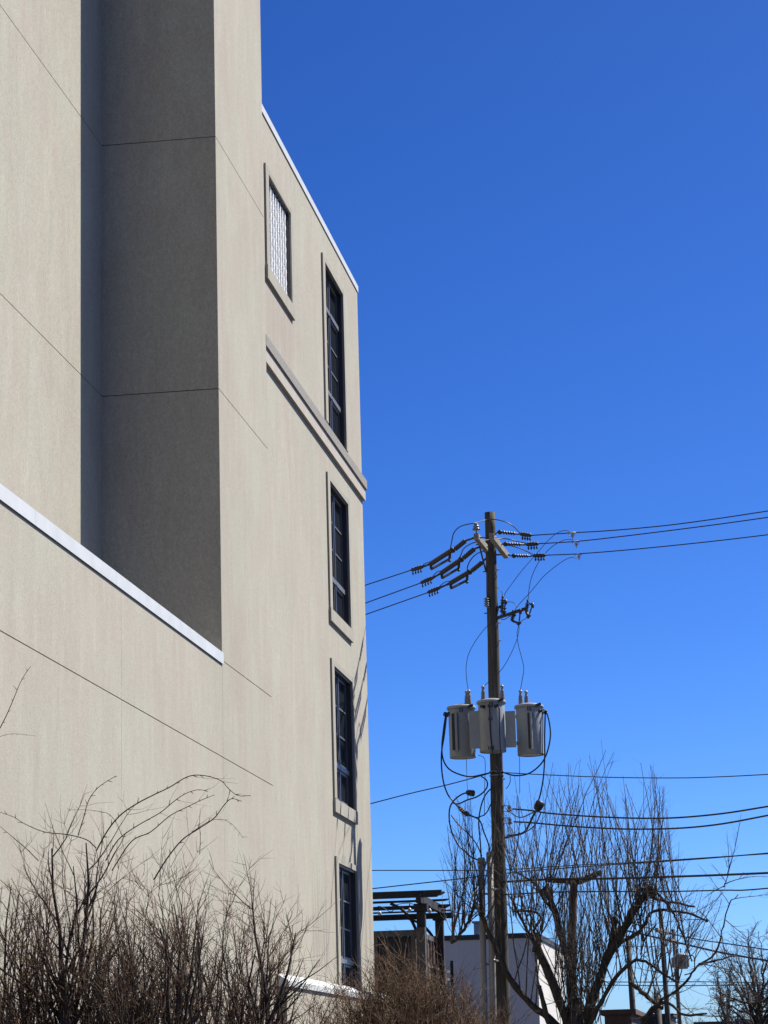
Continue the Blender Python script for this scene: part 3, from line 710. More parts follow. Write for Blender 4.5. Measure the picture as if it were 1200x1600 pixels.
splice('cable_splice', 'dark block joining cables right of the pole', (846,1252), (838,1266), YP-.2, .085, .07, 6)
splice('cable_splice', 'long dark sleeve on the looping cable left of pole', (716,1261), (732,1274), YP-.22, .03, .045)
splice('cable_splice', 'pale dark ended block on the cables left of pole', (742,1240), (728,1238), YP-.25, .065, .045, 6)

# neutral, secondary and telephone spans
GS = 'low wires crossing behind the tree'
def span(label, pts, y0, y1, r, m='cable', extra=10): return cable('overhead_wire', label, 'wire', pts, y0, y1, r, m, GS, 5, extra)
span('neutral wire slanting from pole down left behind the building', [(772,1206),(752,1212),(700,1226),(640,1240),(582,1255)], YP-.14, 46.6, .011, extra=12)
b_ = span('thin neutral wire running right from pole just below transformers', [(784,1207),(850,1210.5),(950,1214.5),(1060,1215.5),(1130,1213.5),(1200,1210)], YP-.14, 43.4, .0095)
span('thick upper low voltage wire sagging right from pole', [(801,1264),(830,1266.5),(860,1271),(930,1276),(1000,1278.5),(1060,1277.5),(1130,1271),(1200,1260)], YP-.1, 43.2, .016)
span('thick lower low voltage wire sagging right from pole', [(803,1284),(830,1285.5),(880,1290),(950,1294.5),(1010,1295.5),(1070,1293.5),(1130,1287),(1200,1274)], YP-.1, 43.2, .016)
for px, py in ((796,1264),(797,1283)):
    q = at(px, py, YP-.1); b = MB(); b.lathe([(.02,-.045),(.045,-.04),(.03,-.012),(.03,.012),(.045,.04),(.02,.045)], q, (0,.2,1), 12); b.build('spool_insulator', M['porcelain'], pole)
    b = MB(); b.bar(pole_pt(py)+Vector((.1,-.05,.05)), q+Vector((.02,0,.06)), .03, .012); b.bar(pole_pt(py)+Vector((.1,-.05,-.05)), q+Vector((.02,0,-.06)), .03, .012); b.build('spool_bracket', M['galv'], pole)
span('level thin telephone wire emerging from behind the building', [(560,1360),(640,1360),(720,1360),(790,1359),(900,1352),(1000,1347),(1100,1340.5),(1200,1334)], 52, 43.5, .011)
span('telephone wire rising gently right from behind the pergola', [(560,1391),(640,1382),(720,1373),(800,1363.5),(900,1355),(1000,1348.5),(1100,1341.5),(1200,1333)], 50, 43, .012)
span('thick telephone cable crossing right at pollard height', [(787,1378),(860,1374),(940,1373),(1060,1369.5),(1130,1367),(1200,1364)], YP-.1, 42.5, .021)
span('thin telephone wire below the thick cable', [(787,1398),(860,1394),(950,1393),(1040,1393),(1130,1391),(1160,1391),(1200,1388)], YP-.1, 42.5, .013)
span('sloping wire falling right beyond the tree to distant poles', [(960,1450),(1000,1459),(1060,1473),(1130,1489),(1200,1501)], 60, 52, .022)
span('thin wire falling right above the sloping wire', [(980,1440),(1020,1452),(1080,1466),(1140,1475),(1200,1484)], 70, 60, .016)
span('far thin wire level low beyond the tree', [(930,1534),(1000,1534.5),(1100,1534),(1200,1536)], 95, 95, .02)
span('second far thin wire level low beyond the tree', [(930,1539),(1040,1540),(1200,1539)], 95, 95, .02)
span('far wire near the horizon at the bottom right', [(1040,1584),(1120,1588),(1200,1590)], 95, 95, .022)

# riser conduits
for (tx, ty, bx, w, lab) in ((751.8,1340,757,.115,'shorter grey riser conduit, farther from the pole'), (765.5,1331,771,.118,'taller grey riser conduit beside the pole')):
    A = at(tx, ty, YP-.28); Bm = at(bx, 1590, YP-.28); Bt = Bm+(Bm-A)*((Bm.z)/(A.z-Bm.z))
    root = thing('riser_conduit', lab, 'conduit', (Bt.x, Bt.y, 0), 'riser conduits on the pole')
    b = MB(); b.tube([A, A.lerp(Bt,.3), A.lerp(Bt,.7), Bt], w/2, 18); b.build('pipe', M['pvc'], root)
    for t_ in (.12,.35,.6,.85):
        q = A.lerp(Bt, t_); b = MB(); b.lathe([(w/2+.001,-.02),(w/2+.006,-.02),(w/2+.006,.02),(w/2+.001,.02)], q, (0,0,1), 18); b.bar(q+Vector((w/2,0,0)), q+Vector((w/2+.06,.12,0)), .03, .03); b.build('strap', M['galv'], root)
    b = MB(); b.lathe([(w/2+.004,-.10),(w/2+.012,-.10),(w/2+.012,-.02),(w/2*.8,0)], A, (0,0,1), 18); b.build('collar', M['pvc'], root)

# ------------------------------------------------------------------ branching
def grow(P, d, L, r, seg, wob, up, rng_):
    """a wandering polyline with upward pull; returns points and radii"""
    pts = [Vector(P)]; d = Vector(d).normalized(); rad = [r]
    for i in range(seg):
        d = (d+Vector((rng_.gauss(0,wob), rng_.gauss(0,wob), rng_.gauss(0,wob)+up))).normalized()
        pts.append(pts[-1]+d*(L/seg)); rad.append(r*(1-.72*(i+1)/seg))
    return pts, rad
def side_dir(d, ang, rng_):
    d = d.normalized(); o = d.orthogonal().normalized(); w = d.cross(o); a = rng_.uniform(0, 2*math.pi)
    return d*math.cos(ang)+(o*math.cos(a)+w*math.sin(a))*math.sin(ang)

def shoot(b, P, d, L, r, rng_, twigs=5, n=4, up=.03):
    pts, rad = grow(P, d, L, r, 7, .05, up, rng_)
    b.tube(pts, rad, n, False)
    for _ in range(twigs):
        i = rng_.randint(1, 5); dd = side_dir(pts[i+1]-pts[i], rng_.uniform(.35,.75), rng_)
        p2, r2 = grow(pts[i].lerp(pts[i+1], rng_.random()), dd, L*rng_.uniform(.18,.42)*(1-i*.08), rad[i]*.6, 4, .07, .10, rng_)
        b.tube(p2, r2, 3, False)
        if rng_.random() < .5:
            j = rng_.randint(1,3); p3, r3 = grow(p2[j], side_dir(p2[j+1]-p2[j], .6, rng_), L*rng_.uniform(.08,.16), r2[j]*.7, 3, .08, .08, rng_)
            b.tube(p3, r3, 3, False)

# ------------------------------------------------------------------ pollarded tree beside the pole
rt = random.Random(21)
YTREE = 45.3
base = at(898, 1640, YTREE); base.z = 0; base.x += .05
tree = thing('pollard_tree', 'bare pollarded tree with thick dark limbs and upright shoots beside the pole', 'tree', (base.x, base.y, 0))
limbs = [ # pixel path, depth from, depth to, radius (m) from, to
    ([(893,1640),(868,1600),(830,1570),(797,1530),(772,1475),(752,1427)], 44.2, 44.05, .085, .05),
    ([(752,1427),(741,1415),(735,1432),(724,1452),(712,1470),(705,1474)], 44.05, 44.3, .032, .02),
    ([(897,1640),(884,1590),(862,1535),(846,1495),(838,1478)], 44.2, 43.8, .10, .075),
    ([(838,1480),(820,1448),(806,1418),(799,1400),(808,1432)], 43.8, 43.6, .035, .02),
    ([(848,1495),(832,1460),(845,1436),(832,1424),(800,1424)], 43.8, 44.0, .03, .02),
    ([(900,1640),(900,1580),(893,1530),(881,1480),(868,1430),(858,1396)], 44.2, 44.6, .085, .06),
    ([(858,1400),(846,1393),(838,1390)], 44.6, 44.6, .06, .045),
    ([(866,1425),(850,1405),(838,1385),(820,1370),(800,1362)], 44.6, 44.8, .035, .015),
    ([(905,1640),(918,1585),(937,1530),(952,1490),(976,1450),(1000,1408),(1012,1394)], 44.2, 43.7, .115, .07),
    ([(952,1490),(958,1460),(961,1437)], 44.0, 43.9, .07, .06),
    ([(972,1455),(984,1425),(995,1412),(1004,1408)], 43.8, 43.6, .04, .03),
    ([(955,1486),(975,1470),(997,1457),(1009,1440),(1014,1430),(1030,1422),(1060,1424),(1085,1430),(1104,1438)], 44.0, 43.4, .05, .018),
    ([(1020,1393),(1032,1400),(1050,1424),(1060,1442),(1072,1475),(1082,1502)], 43.7, 43.5, .03, .016),
    ([(1015,1402),(1045,1409),(1086,1418)], 43.7, 43.6, .028, .02),
    ([(905,1630),(935,1575),(950,1545),(969,1520),(990,1502),(1001,1500),(1018,1508),(1040,1524),(1062,1536)], 44.1, 43.3, .05, .022),
    ([(1002,1594),(1020,1575),(1037,1560),(1060,1546),(1078,1525),(1092,1508),(1118,1489),(1128,1455),(1137,1420),(1153,1397)], 43.3, 43.0, .034, .010),
    ([(1130,1388),(1136,1374),(1141,1352)], 43.0, 43.0, .012, .006),
    ([(1092,1508),(1120,1500),(1150,1494)], 43.0, 43.2, .025, .012),
    ([(1002,1600),(1030,1570),(1045,1568),(1070,1586),(1105,1583)], 43.4, 43.0, .04, .02),
    ([(1026,1444),(1008,1466),(1000,1490)], 43.6, 43.4, .02, .012),
    ([(888,1640),(862,1606),(850,1570),(842,1540),(846,1560)], 44.0, 43.7, .07, .03),
    ([(985,1535),(1003,1550),(1020,1566),(1034,1575)], 43.9, 43.4, .05, .04),
]
b = MB(); red = MB()
trunk_top = at(900, 1590, YTREE)
b.tube([base-Vector((0,0,.1)), base+Vector((0,0,.5)), base.lerp(trunk_top,.6), trunk_top, at(898,1560,YTREE)], [.33,.27,.23,.2,.12], 14)
LIMB = []
for pts, y0, y1, r0, r1 in limbs:
    P = smooth(path_at(pts, y0+YTREE-44.2, y1+YTREE-44.2), 4); nP = len(P)
    P = [p+Vector((rt.gauss(0,.008), rt.gauss(0,.02), rt.gauss(0,.008))) for p in P]
    R_ = [.86*(r0+(r1-r0)*i/(nP-1))*rt.uniform(.86,1.16) for i in range(nP)]
    b.tube(P, R_, 9); LIMB.append((P, R_))
# swollen pollard heads
heads = [(hx, hy, y+YTREE-44.2, r) for hx, hy, y, r in ((1013,1393,43.7,.13), (855,1394,44.6,.11), (838,1480,43.8,.10), (961,1438,43.9,.08), (752,1427,44.05,.07), (1104,1438,43.4,.035))]
for hx, hy, y, r in heads:
    c = at(hx, hy, y)
    for k in range(8):
        v = Vector((rt.gauss(0,1), rt.gauss(0,1), rt.gauss(0,1)+.4)).normalized()
        b.tube([c, c+v*r*.6, c+v*r*rt.uniform(.9,1.2)], [r*.6, r*.5, r*.15], 7)
b.build('trunk', M['bark'], tree)
Pst = smooth(path_at([(898,1600),(892,1520),(894,1460),(895,1420),(897,1376)], YTREE+.2, YTREE+.5), 4)
red.tube(Pst, [.10,.095,.09,.088,.085,.082,.08,.078,.078,.076,.075,.075,.074,.073,.072,.072,.072][:len(Pst)], 10)
o = red.build('limb', M['bark_red'], tree); o['label'] = 'reddish upright limb cut off in a T'
b = MB(); Pt = smooth(path_at([(855,1374),(875,1376),(897,1377),(915,1374),(928,1367),(940,1363)], YTREE+.5, YTREE+.5), 3)
b.tube(Pt, [rt.uniform(.045,.075) for _ in Pt], 8); b.build('limb', M['bark'], tree)
# shoots: upright rods from the limbs and heads, reaching the outline the crown has
b = MB()
env = [(684,1345),(700,1262),(720,1228),(745,1232),(770,1240),(806,1208),(835,1226),(858,1186),(880,1200),(898,1170),(912,1176),(935,1150),(952,1158),(970,1188),(1000,1190),(1020,1192),(1040,1232),(1052,1290),(1080,1365),(1130,1385)]
def envy(px):
    for i in range(len(env)-1):
        if env[i][0] <= px <= env[i+1][0]:
            t_ = (px-env[i][0])/(env[i+1][0]-env[i][0]); return env[i][1]*(1-t_)+env[i+1][1]*t_
    return 1360
def topix(P):
    d = P-EYE; return 600+FPX*d.dot(CR)/d.dot(CF), 800-FPX*d.dot(CU)/d.dot(CF)
def rod(A, C, r, tw):
    L = (C-A).length; k = 9; lean = Vector((rt.gauss(0,.04)*L, rt.gauss(0,.05)*L, 0))
    pts = []
    for i in range(k+1):
        t_ = i/k; pts.append(A.lerp(C,t_)+lean*math.sin(math.pi*t_)+Vector((rt.gauss(0,.005), rt.gauss(0,.005), 0)))
    rad = [r*(1-.72*i/k) for i in range(k+1)]
    b.tube(pts, rad, 4, False)
    for _ in range(tw):
        i = rt.randint(1, k-1); d = side_dir(pts[i+1]-pts[i], rt.uniform(.35,.85), rt)
        p2, r2 = grow(pts[i].lerp(pts[i+1], rt.random()), d, rt.uniform(.18,.7)*(1.15-.08*i), rad[i]*.62, 5, .08, .05, rt); b.tube(p2, r2, 3, False)
        for _ in range(rt.randint(0,3)):
            j = rt.randint(1,4); p3, r3 = grow(p2[j], side_dir(p2[j+1]-p2[j], .65, rt), rt.uniform(.07,.26), r2[j]*.8, 3, .09, .08, rt); b.tube(p3, r3, 3, False)
SRC = []
for li, (P, R_) in enumerate(LIMB):
    if li in (15, 16, 17, 18, 20): continue
    n0 = 2 if li in (0, 2, 5, 8, 14) else 0
    for p in P[n0*3:]:
        SRC.append((topix(p), p))
for hx, hy, y, r in heads:
    for _ in range(3): SRC.append(((hx, hy), at(hx, hy, y)))
for p in smooth(path_at([(857,1373),(897,1376),(938,1364)], YTREE+.5, YTREE+.5), 5):
    SRC += [(topix(p), p)]*3
made = 0
while made < 235:
    tx = rt.uniform(686, 1052)
    if rt.random() < .06: tx = rt.uniform(1052, 1130)
    top = envy(tx); ty = top+abs(rt.gauss(0,.30))*(1470-top)
    near = [q for q in SRC if abs(q[0][0]-tx) < rt.choice((30, 60, 95)) and q[0][1] > ty+70]
    if not near: continue
    (sx, sy), P = rt.choice(near)
    if tx < 760 and sx > 765: continue
    rod(P+Vector((rt.gauss(0,.03), rt.gauss(0,.04), 0)), at(tx, ty, P.y+rt.gauss(0,.5)), min(.0125, .0042+.0040*(sy-ty)/100)*rt.uniform(.7,1.15), rt.randint(4,9)); made += 1
# many thin rods from the trunk crown (the dark brush in the middle)
for _ in range(150):
    sx = rt.uniform(872, 945); sy = rt.uniform(1500, 1620); tx = sx+rt.gauss(0,26)
    rod(at(sx, sy, YTREE+rt.gauss(0,.25)), at(tx, rt.uniform(1300,1520), YTREE+rt.gauss(0,.6)), rt.uniform(.005,.010), rt.randint(1,5))
for _ in range(40):
    P, R_ = rt.choice(LIMB); i = rt.randrange(len(P)//3, len(P)-1)
    d = Vector((rt.gauss(0,.5), rt.gauss(0,.5), rt.uniform(.2,1))); shoot(b, P[i], d, rt.uniform(.4,1.3), rt.uniform(.005,.009), rt, 7)
# drooping and crossing fine twigs low on the right and left
for _ in range(85):
    P, R_ = LIMB[rt.choice([1,11,12,13,14,15,15,16,17,18,4,3])]; i = rt.randrange(1, len(P)-1)
    d = Vector((rt.gauss(0,.8), rt.gauss(0,.5), rt.gauss(.15,.7))); shoot(b, P[i], d, rt.uniform(.4,1.1), rt.uniform(.006,.010), rt, 7, 4, rt.uniform(-.04,.06))
b.build('crown', M['twig'], tree)['kind'] = 'stuff'

# ------------------------------------------------------------------ shrubs near the wall
def shrub(px, y, label, seed, n_stems, spread, h0, h1, stem_r, group):
    rs = random.Random(seed)
    c = at(px, 1600, y); root = thing('bare_shrub', label, 'shrub', (c.x, y, 0), group)
    st = MB(); tw = MB()
    for s_ in range(n_stems):
        a = rs.uniform(0, 2*math.pi); rr = spread*math.sqrt(rs.random())
        tip = Vector((c.x+rr*math.cos(a)*1.0, y+rr*math.sin(a)*.8, rs.uniform(h0,h1)*(1-.30*(rr/spread)**2)))
        p0 = Vector((c.x+rr*.14*math.cos(a)+rs.gauss(0,.04), y+rr*.14*math.sin(a)+rs.gauss(0,.04), 0))
        k = 12; bend = Vector((rs.gauss(0,.06), rs.gauss(0,.06), 0)); rad0 = stem_r*(rs.uniform(.5,.95) if rs.random() < .7 else rs.uniform(1.2,1.9))
        pts = []
        for i in range(k+1):
            t_ = i/k; q = p0.lerp(tip, t_); q.x += (tip.x-p0.x)*(t_**1.3-t_)*.8; q.y += (tip.y-p0.y)*(t_**1.5-t_)*.8
            pts.append(q+bend*math.sin(math.pi*t_*1.3)+Vector((rs.gauss(0,.017), rs.gauss(0,.017), 0)))
        rad = [rad0*(1-.87*(i/k)**2) for i in range(k+1)]
        st.tube(pts, rad, 6, False)
        L = (tip-p0).length
        for _ in range(rs.randint(12,18)):
            i = rs.randint(7, k-1) if rs.random() < .8 else rs.randint(5, 7); t_ = i/k
            d = side_dir(pts[i+1]-pts[i], rs.uniform(.35,.95), rs)
            LL = L*rs.uniform(.09,.27)*(1.25-t_*.65)
            p2, r2 = grow(pts[i].lerp(pts[i+1], rs.random()), d, LL, rad[i]*.55, 6, .10, .07, rs)
            (st if rad[i]*.55 > .0045 else tw).tube(p2, r2, 4, False)
            for _ in range(rs.randint(2,5)):
                j = rs.randint(1,5); p3, r3 = grow(p2[j], side_dir(p2[j+1]-p2[j], rs.uniform(.45,1.0), rs), LL*rs.uniform(.25,.6), max(r2[j]*.6,.0017), 4, .13, .03, rs)
                tw.tube(p3, r3, 3, False)
                if rs.random() < .6:
                    p4, r4 = grow(p3[2], side_dir(p3[3]-p3[2], .7, rs), LL*rs.uniform(.1,.25), max(r3[2]*.7,.0013), 3, .1, .05, rs); tw.tube(p4, r4, 3, False)
    st.build('stems', M['shrub_stem'], root)['kind'] = 'stuff'; tw.build('twigs', M['shrub_twig'], root)['kind'] = 'stuff'
    return root
GB = 'bare shrubs below the stucco wall'
shrub(-15, 15.4, 'bare multi stemmed shrub at the left edge of the picture', 3, 36, .52, 2.6, 3.12, .016, GB)
shrub(110, 15.0, 'dense fan shaped bare shrub below the left ends of the canes', 4, 60, .62, 2.6, 3.16, .0165, GB)
shrub(245, 14.7, 'bare brown shrub between the dense fan and the open right shrub', 5, 44, .50, 2.5, 3.0, .015, GB)
shrub(355, 15.3, 'open fan shaped bare shrub spreading right in front of the ledge', 6, 52, .72, 2.45, 3.1, .015, GB)
# long arching canes
GV = 'arching canes over the shrubs'
canes = [('long cane arching highest over the shrubs to the right', [(150,1330),(170,1295),(190,1272),(215,1255),(240,1242),(265,1230),(290,1215),(308,1211),(330,1214),(347,1221),(357,1232),(372,1243),(392,1243)], .0062),
    ('cane rising steeply in a curve at the left of the canes', [(122,1305),(130,1280),(138,1252),(150,1234),(165,1222),(182,1212)], .005),
    ('thin cane arching below the highest cane', [(165,1345),(185,1312),(215,1290),(250,1270),(272,1252),(290,1240),(310,1234),(325,1237)], .0055),
    ('cane bowing right with its tip over the wall joint', [(240,1375),(262,1340),(285,1312),(310,1295),(335,1278),(350,1258),(362,1248),(378,1252)], .0065),
    ('thin cane sloping low towards the left frame edge', [(150,1325),(135,1312),(105,1304),(70,1300),(40,1288),(20,1276),(-4,1268)], .0052),
    ('second thin cane crossing low at the left', [(60,1345),(40,1325),(20,1308),(-4,1288)], .0045),
    ('thin cane crossing between the arches', [(175,1360),(205,1315),(235,1300),(265,1275),(290,1262),(315,1250),(335,1242)], .0055),
    ('pale thin twig looping left of the arches', [(190,1305),(183,1288),(170,1272),(150,1267),(128,1265),(106,1266)], .0028),
    ('thin twig cane along the left frame edge above the shrubs', [(-4,1145),(10,1118),(22,1090),(34,1062),(48,1041)], .0045),
    ('short twig crossing the left frame edge', [(-4,1152),(14,1147),(32,1147),(56,1150)], .0022),
    ('slender twig arching to the right below the arches', [(300,1300),(325,1284),(345,1280),(360,1286),(372,1298),(380,1310)], .0026),
    ('lone upright twig above the shrub middle', [(312,1335),(313,1310),(312,1285),(313,1262)], .0032)]
rv = random.Random(5)
for lab, pts, r in canes:
    y = 14.9+rv.uniform(-.25,.25)
    P = smooth(path_at(pts, y, y+rv.uniform(-.3,.3)), 5); nP = len(P)
    root = thing('cane', lab, 'cane', P[0], GV)
    b = MB(); r *= .74
    b.tube(P, [r*(1-.6*i/nP) for i in range(nP)], 5); b.build('stem', M['shrub_stem'], root)
    b = MB()
    for i in range(3, nP-1, 3):
        d = side_dir(P[i+1]-P[i], rv.uniform(.6,1.1), rv); b.tube([P[i], P[i]+d*rv.uniform(.015,.04)], [r*.7, r*.3], 4)
        if rv.random() < .22 and r > .004:
            p2, r2 = grow(P[i], d, rv.uniform(.1,.32), r*.3, 5, .12, .0, rv); b.tube(p2, r2, 3, False)
    b.build('buds', M['shrub_twig'], root)['kind'] = 'stuff'
# the red brown brush in front of the far corner
def brush(px, y, label, seed, n, half, z_top, group):
    rs = random.Random(seed); c = at(px, 1600, y); root = thing('brown_shrub', label, 'shrub', (c.x, y, 0), group)
    st = MB(); tw = MB()
    for _ in range(n):
        u = rs.uniform(-1,1); v = rs.uniform(-1,1)
        if u*u+v*v > 1: continue
        dome = math.sqrt(max(0, 1-(u*u+v*v)*.85))
        zt = z_top*(.62+.38*dome)*rs.uniform(.80,1.03)
        tip = Vector((c.x+u*half, y+v*half*.8, zt)); p0 = Vector((c.x+u*half*.45, y+v*half*.4, 0))
        k = 8; pts = [p0.lerp(tip, i/k)+Vector((rs.gauss(0,.02), rs.gauss(0,.02), 0)) for i in range(k+1)]
        rad = [.011*(1-.78*i/k) for i in range(k+1)]
        st.tube(pts, rad, 4, False)
        for _ in range(9):
            i = rs.randint(3,k-1); p2, r2 = grow(pts[i].lerp(pts[i+1], rs.random()), side_dir(pts[i+1]-pts[i], rs.uniform(.35,.9), rs), rs.uniform(.2,.5), max(rad[i]*.65,.0035), 4, .12, .04, rs)
            tw.tube(p2, r2, 3, False)
            for _ in range(3):
                j = rs.randint(1,3); p3, r3 = grow(p2[j], side_dir(p2[j+1]-p2[j], rs.uniform(.5,1), rs), rs.uniform(.08,.22), .0028, 3, .15, .0, rs); tw.tube(p3, r3, 3, False)
    st.build('stems', M['red_twig'], root)['kind'] = 'stuff'; tw.build('twigs', M['red_twig'], root)['kind'] = 'stuff'
GH = 'red brown shrubs before the building corner'
brush(560, 26.0, 'sparser red brown shrub in front of the white ledge', 31, 190, .75, 2.55, GH)
brush(640, 25.2, 'tallest dense red brown shrub hiding the deck foot', 32, 420, .75, 2.78, GH)
brush(725, 26.4, 'lower red brown shrub at the foot of the pole', 33, 260, .62, 2.35, GH)

# ------------------------------------------------------------------ pergola deck beyond the building
YD = 50.0; XD = -6.93
zt = at(640, 1391, YD).z; zr = at(640, 1455, YD).z; zfl = zr-1.05
deck = thing('raised_deck', 'dark raised timber deck behind the building corner', 'deck', (-9, 52, 0))
b = MB(); b.box(-12, XD-.02, YD-.02, 55, zfl-.25, zfl-.03); b.build('platform', M['dark_wood'], deck)
for px_, py_ in ((-11.8,50.2),(-7.1,50.2),(-11.8,54.8),(-7.1,54.8)):
    b = MB(); b.box(px_-.09, px_+.09, py_-.09, py_+.09, 0, zfl-.251); b.build('post', M['dark_wood'], deck)
nb = 20
for i in range(nb):
    b = MB(); b.box(-12+i*.253, -12+i*.253+.243, YD-.02, 55, zfl-.029, zfl); b.build('deck_board', M['grey_wood'], deck)
perg = thing('pergola', 'dark wooden pergola with overhanging rafters on the deck', 'pergola', (-8, 52, 0))
XR = at(658, 1440, YD).x; XR2 = at(688, 1440, 53.2).x
zb_ = at(660, 1408, YD).z
for (x, y) in ((XR, YD+.05), (XR2-.02, 53.2), (-11.5, YD+.05), (-11.5, 53.2)):
    b = MB(); b.box(x-.085, x+.085, y-.085, y+.085, zfl+.001, zb_-.20); b.build('post', M['dark_wood'], perg)
    b = MB(); b.box(x-.13, x+.13, y-.13, y+.13, zb_-.199, zb_-.05); b.build('post_head', M['dark_wood'], perg)
for x in (XR, -11.5):
    b = MB(); b.box(x-.05, x+.05, YD-.35, 53.7, zb_-.049, zb_+.12); b.build('beam', M['dark_wood'], perg)
for (xe_, r0, r1, y) in ((690,1402,1391,49.75), (695,1400,1394,50.1), (702,1409,1405.5,51.6), (704,1420,1414,52.4), (705,1425,1422.5,52.9)):
    xe = at(xe_, r1, y).x; z0 = at(640, r0+1, y).z; z1 = at(640, r1+1, y).z; hh = z1-z0
    b = MB(); b.prism([(-12.4, z0), (xe-.10, z0), (xe, z0+hh*.6), (xe, z1), (-12.4, z1)], y-.03, y+.03); b.build('rafter', M['dark_wood'], perg)
b = MB(); b.box(-12.3, at(707,1433,53.25).x, 53.1, 53.16, at(650,1437,53.2).z, at(650,1428,53.2).z); b.build('beam', M['dark_wood'], perg)
b = MB(); b.tube(smooth([(XR-.62, YD+.05, zb_-.02),(XR-.40, YD+.05, zb_-.14),(XR-.22, YD+.05, zb_-.34),(XR-.09,YD+.05,zb_-.62)]), .035, 6); b.build('brace', M['dark_wood'], perg)
b = MB(); b.tube(smooth([(XR2-.72, 53.2, zb_-.12),(XR2-.42, 53.2, zb_-.26),(XR2-.2, 53.2, zb_-.5),(XR2-.08,53.2,zb_-.8)]), .035, 6); b.build('brace', M['dark_wood'], perg)
b = MB(); b.tube(smooth([(XR, YD+.4, zb_-.02),(XR, YD+.6, zb_-.15),(XR,YD+.9,zb_+.02)]), .035, 6); b.build('brace', M['dark_wood'], perg)
sl = thing('string_lights', 'string of clear bulbs sagging under the pergola', 'string lights', (XR, YD, zb_))
P = smooth(path_at([(575,1420),(585,1420),(592,1416),(600,1419),(608,1424),(614,1423),(619,1414),(640,1411),(650,1415),(664,1412)], YD+.3, YD+.3), 4)
b = MB(); b.tube(P, .008, 5); b.build('cord', M['cable'], sl)
for px_, py_ in ((593,1417),(671,1413),(640,1412)):
    q = at(px_, py_, YD+.3); b = MB(); b.lathe([(.012,0),(.014,-.06),(.012,-.061)], q, (0,0,1), 8); b.tube([q, q-Vector((0,0,.08))], .012, 6); so = b.build('socket', M['cable'], sl)
    b = MB(); b.lathe([(.012,-.08),(.035,-.11),(.04,-.14),(.025,-.17),(.004,-.18)], q, (0,0,1), 10); b.build('bulb', M['bulb'], so)
# fences round the deck
fr = thing('deck_fence', 'front fence of the deck, dark boards in a grey frame', 'fence', (-9, YD-.08, zfl))
b = MB(); b.box(-12, XR-.09, YD-.12, YD-.04, zr-.10, zr+.02); b.build('top_rail', M['grey_wood'], fr)
i = 0; x = -12
while x < XR-.2:
    b = MB(); b.box(x, min(x+.14, XR-.1), YD-.075, YD-.05, zfl-.3, zr-.101); b.build('board', M['dark_wood'], fr); x += .147
for x in (at(588,1470,YD).x, XR-.16):
    b = MB(); b.box(x-.04, x+.04, YD-.125, YD-.085, zfl-.3, zr-.101); b.build('stile', M['grey_wood'], fr)
b = MB(); b.box(XR-.09, XR+.09, YD-.15, YD-.04, zfl-.4, zr+.06); b.build('post', M['grey_wood'], fr)
sf = thing('deck_fence', 'side fence of the deck with brown upright boards and gaps', 'fence', (XD, 52, zfl))
Y2 = 54.6
b = MB(); b.box(XD-.05, XD+.05, YD+.1, Y2, zr-.07, zr+.03); b.build('top_rail', M['grey_wood'], sf)
y = YD+.12; k = 0
while y < Y2-.1:
    b = MB(); w = .50 if k % 2 == 0 else .32
    b.box(XD-.02-.03*(k % 2), XD+.01-.03*(k % 2), y, min(y+w, Y2), zfl-.25, zr-.071); b.build('board', M['fence_wood'] if k % 2 == 0 else M['dark_wood'], sf)
    b = MB(); b.box(XD+.0105, XD+.05, y+w-.02, y+w+.04, zfl-.25, zr-.071); b.build('post', M['grey_wood'], sf)
    y += w+.05; k += 1
rl = thing('deck_railing', 'low dark railing below the side fence of the deck', 'railing', (XD, 52.5, zfl))
za = at(690, 1512, 52.5).z
for dz in (0, -.17):
    b = MB(); b.box(XD+.08, XD+.13, 50.6, 55.1, za+dz-.03, za+dz+.03); b.build('rail', M['grey_wood'], rl)
for y in (50.7, 52.1, 53.6, 55.0):
    b = MB(); b.box(XD+.131, XD+.20, y-.04, y+.04, za-1.2 if y < 55 else za-1.6, za+.05 if y < 55 else za+.25); b.build('post', M['dark_wood'], rl)

# ------------------------------------------------------------------ pale building beyond
YW = 80.0
cw = at(838, 1460, YW); zw = cw.z; xw = cw.x
y2 = YW*(1202-838)/(1202-881)
wb = thing('warehouse', 'low pale flat roofed building beyond the pole with one sunlit side', 'building', (xw, YW, 0))
b = MB(); b.box(-24, xw, YW, y2, 0, zw-.1); b.build('wall', M['pale_wall'], wb)
b = MB(); b.box(-24.05, xw+.05, YW-.06, y2+.06, zw-.099, zw+.06); b.build('roof_edge', M['dark_cap'], wb)
for dz in (2.0, 3.6):
    b = MB(); b.box(-24, xw+.012, YW-.012, YW-.001, zw-dz-.02, zw-dz+.02); b.build('band', M['pale_wall'], wb)
q0, q1 = at(737,1448,YW+3), at(752,1466,YW+3)
un = thing('rooftop_unit', 'small grey vent unit on the pale building roof', 'vent', (q0.x, YW+3, zw))
b = MB(); b.box(q0.x+.1, q1.x, YW+2.7, YW+3.4, zw+.06, q0.z+.1); b.build('housing', M['galv'], un, bevel=.03)
b = MB(); b.box(q0.x-.1, q1.x+.1, YW+2.6, YW+3.5, zw+.061, zw+.2); b.build('curb', M['tank'], un)
b = MB(); b.box(q0.x+.05, q1.x+.05, YW+2.65, YW+3.45, q0.z+.101, q0.z+.16); b.build('hood', M['tank'], un)

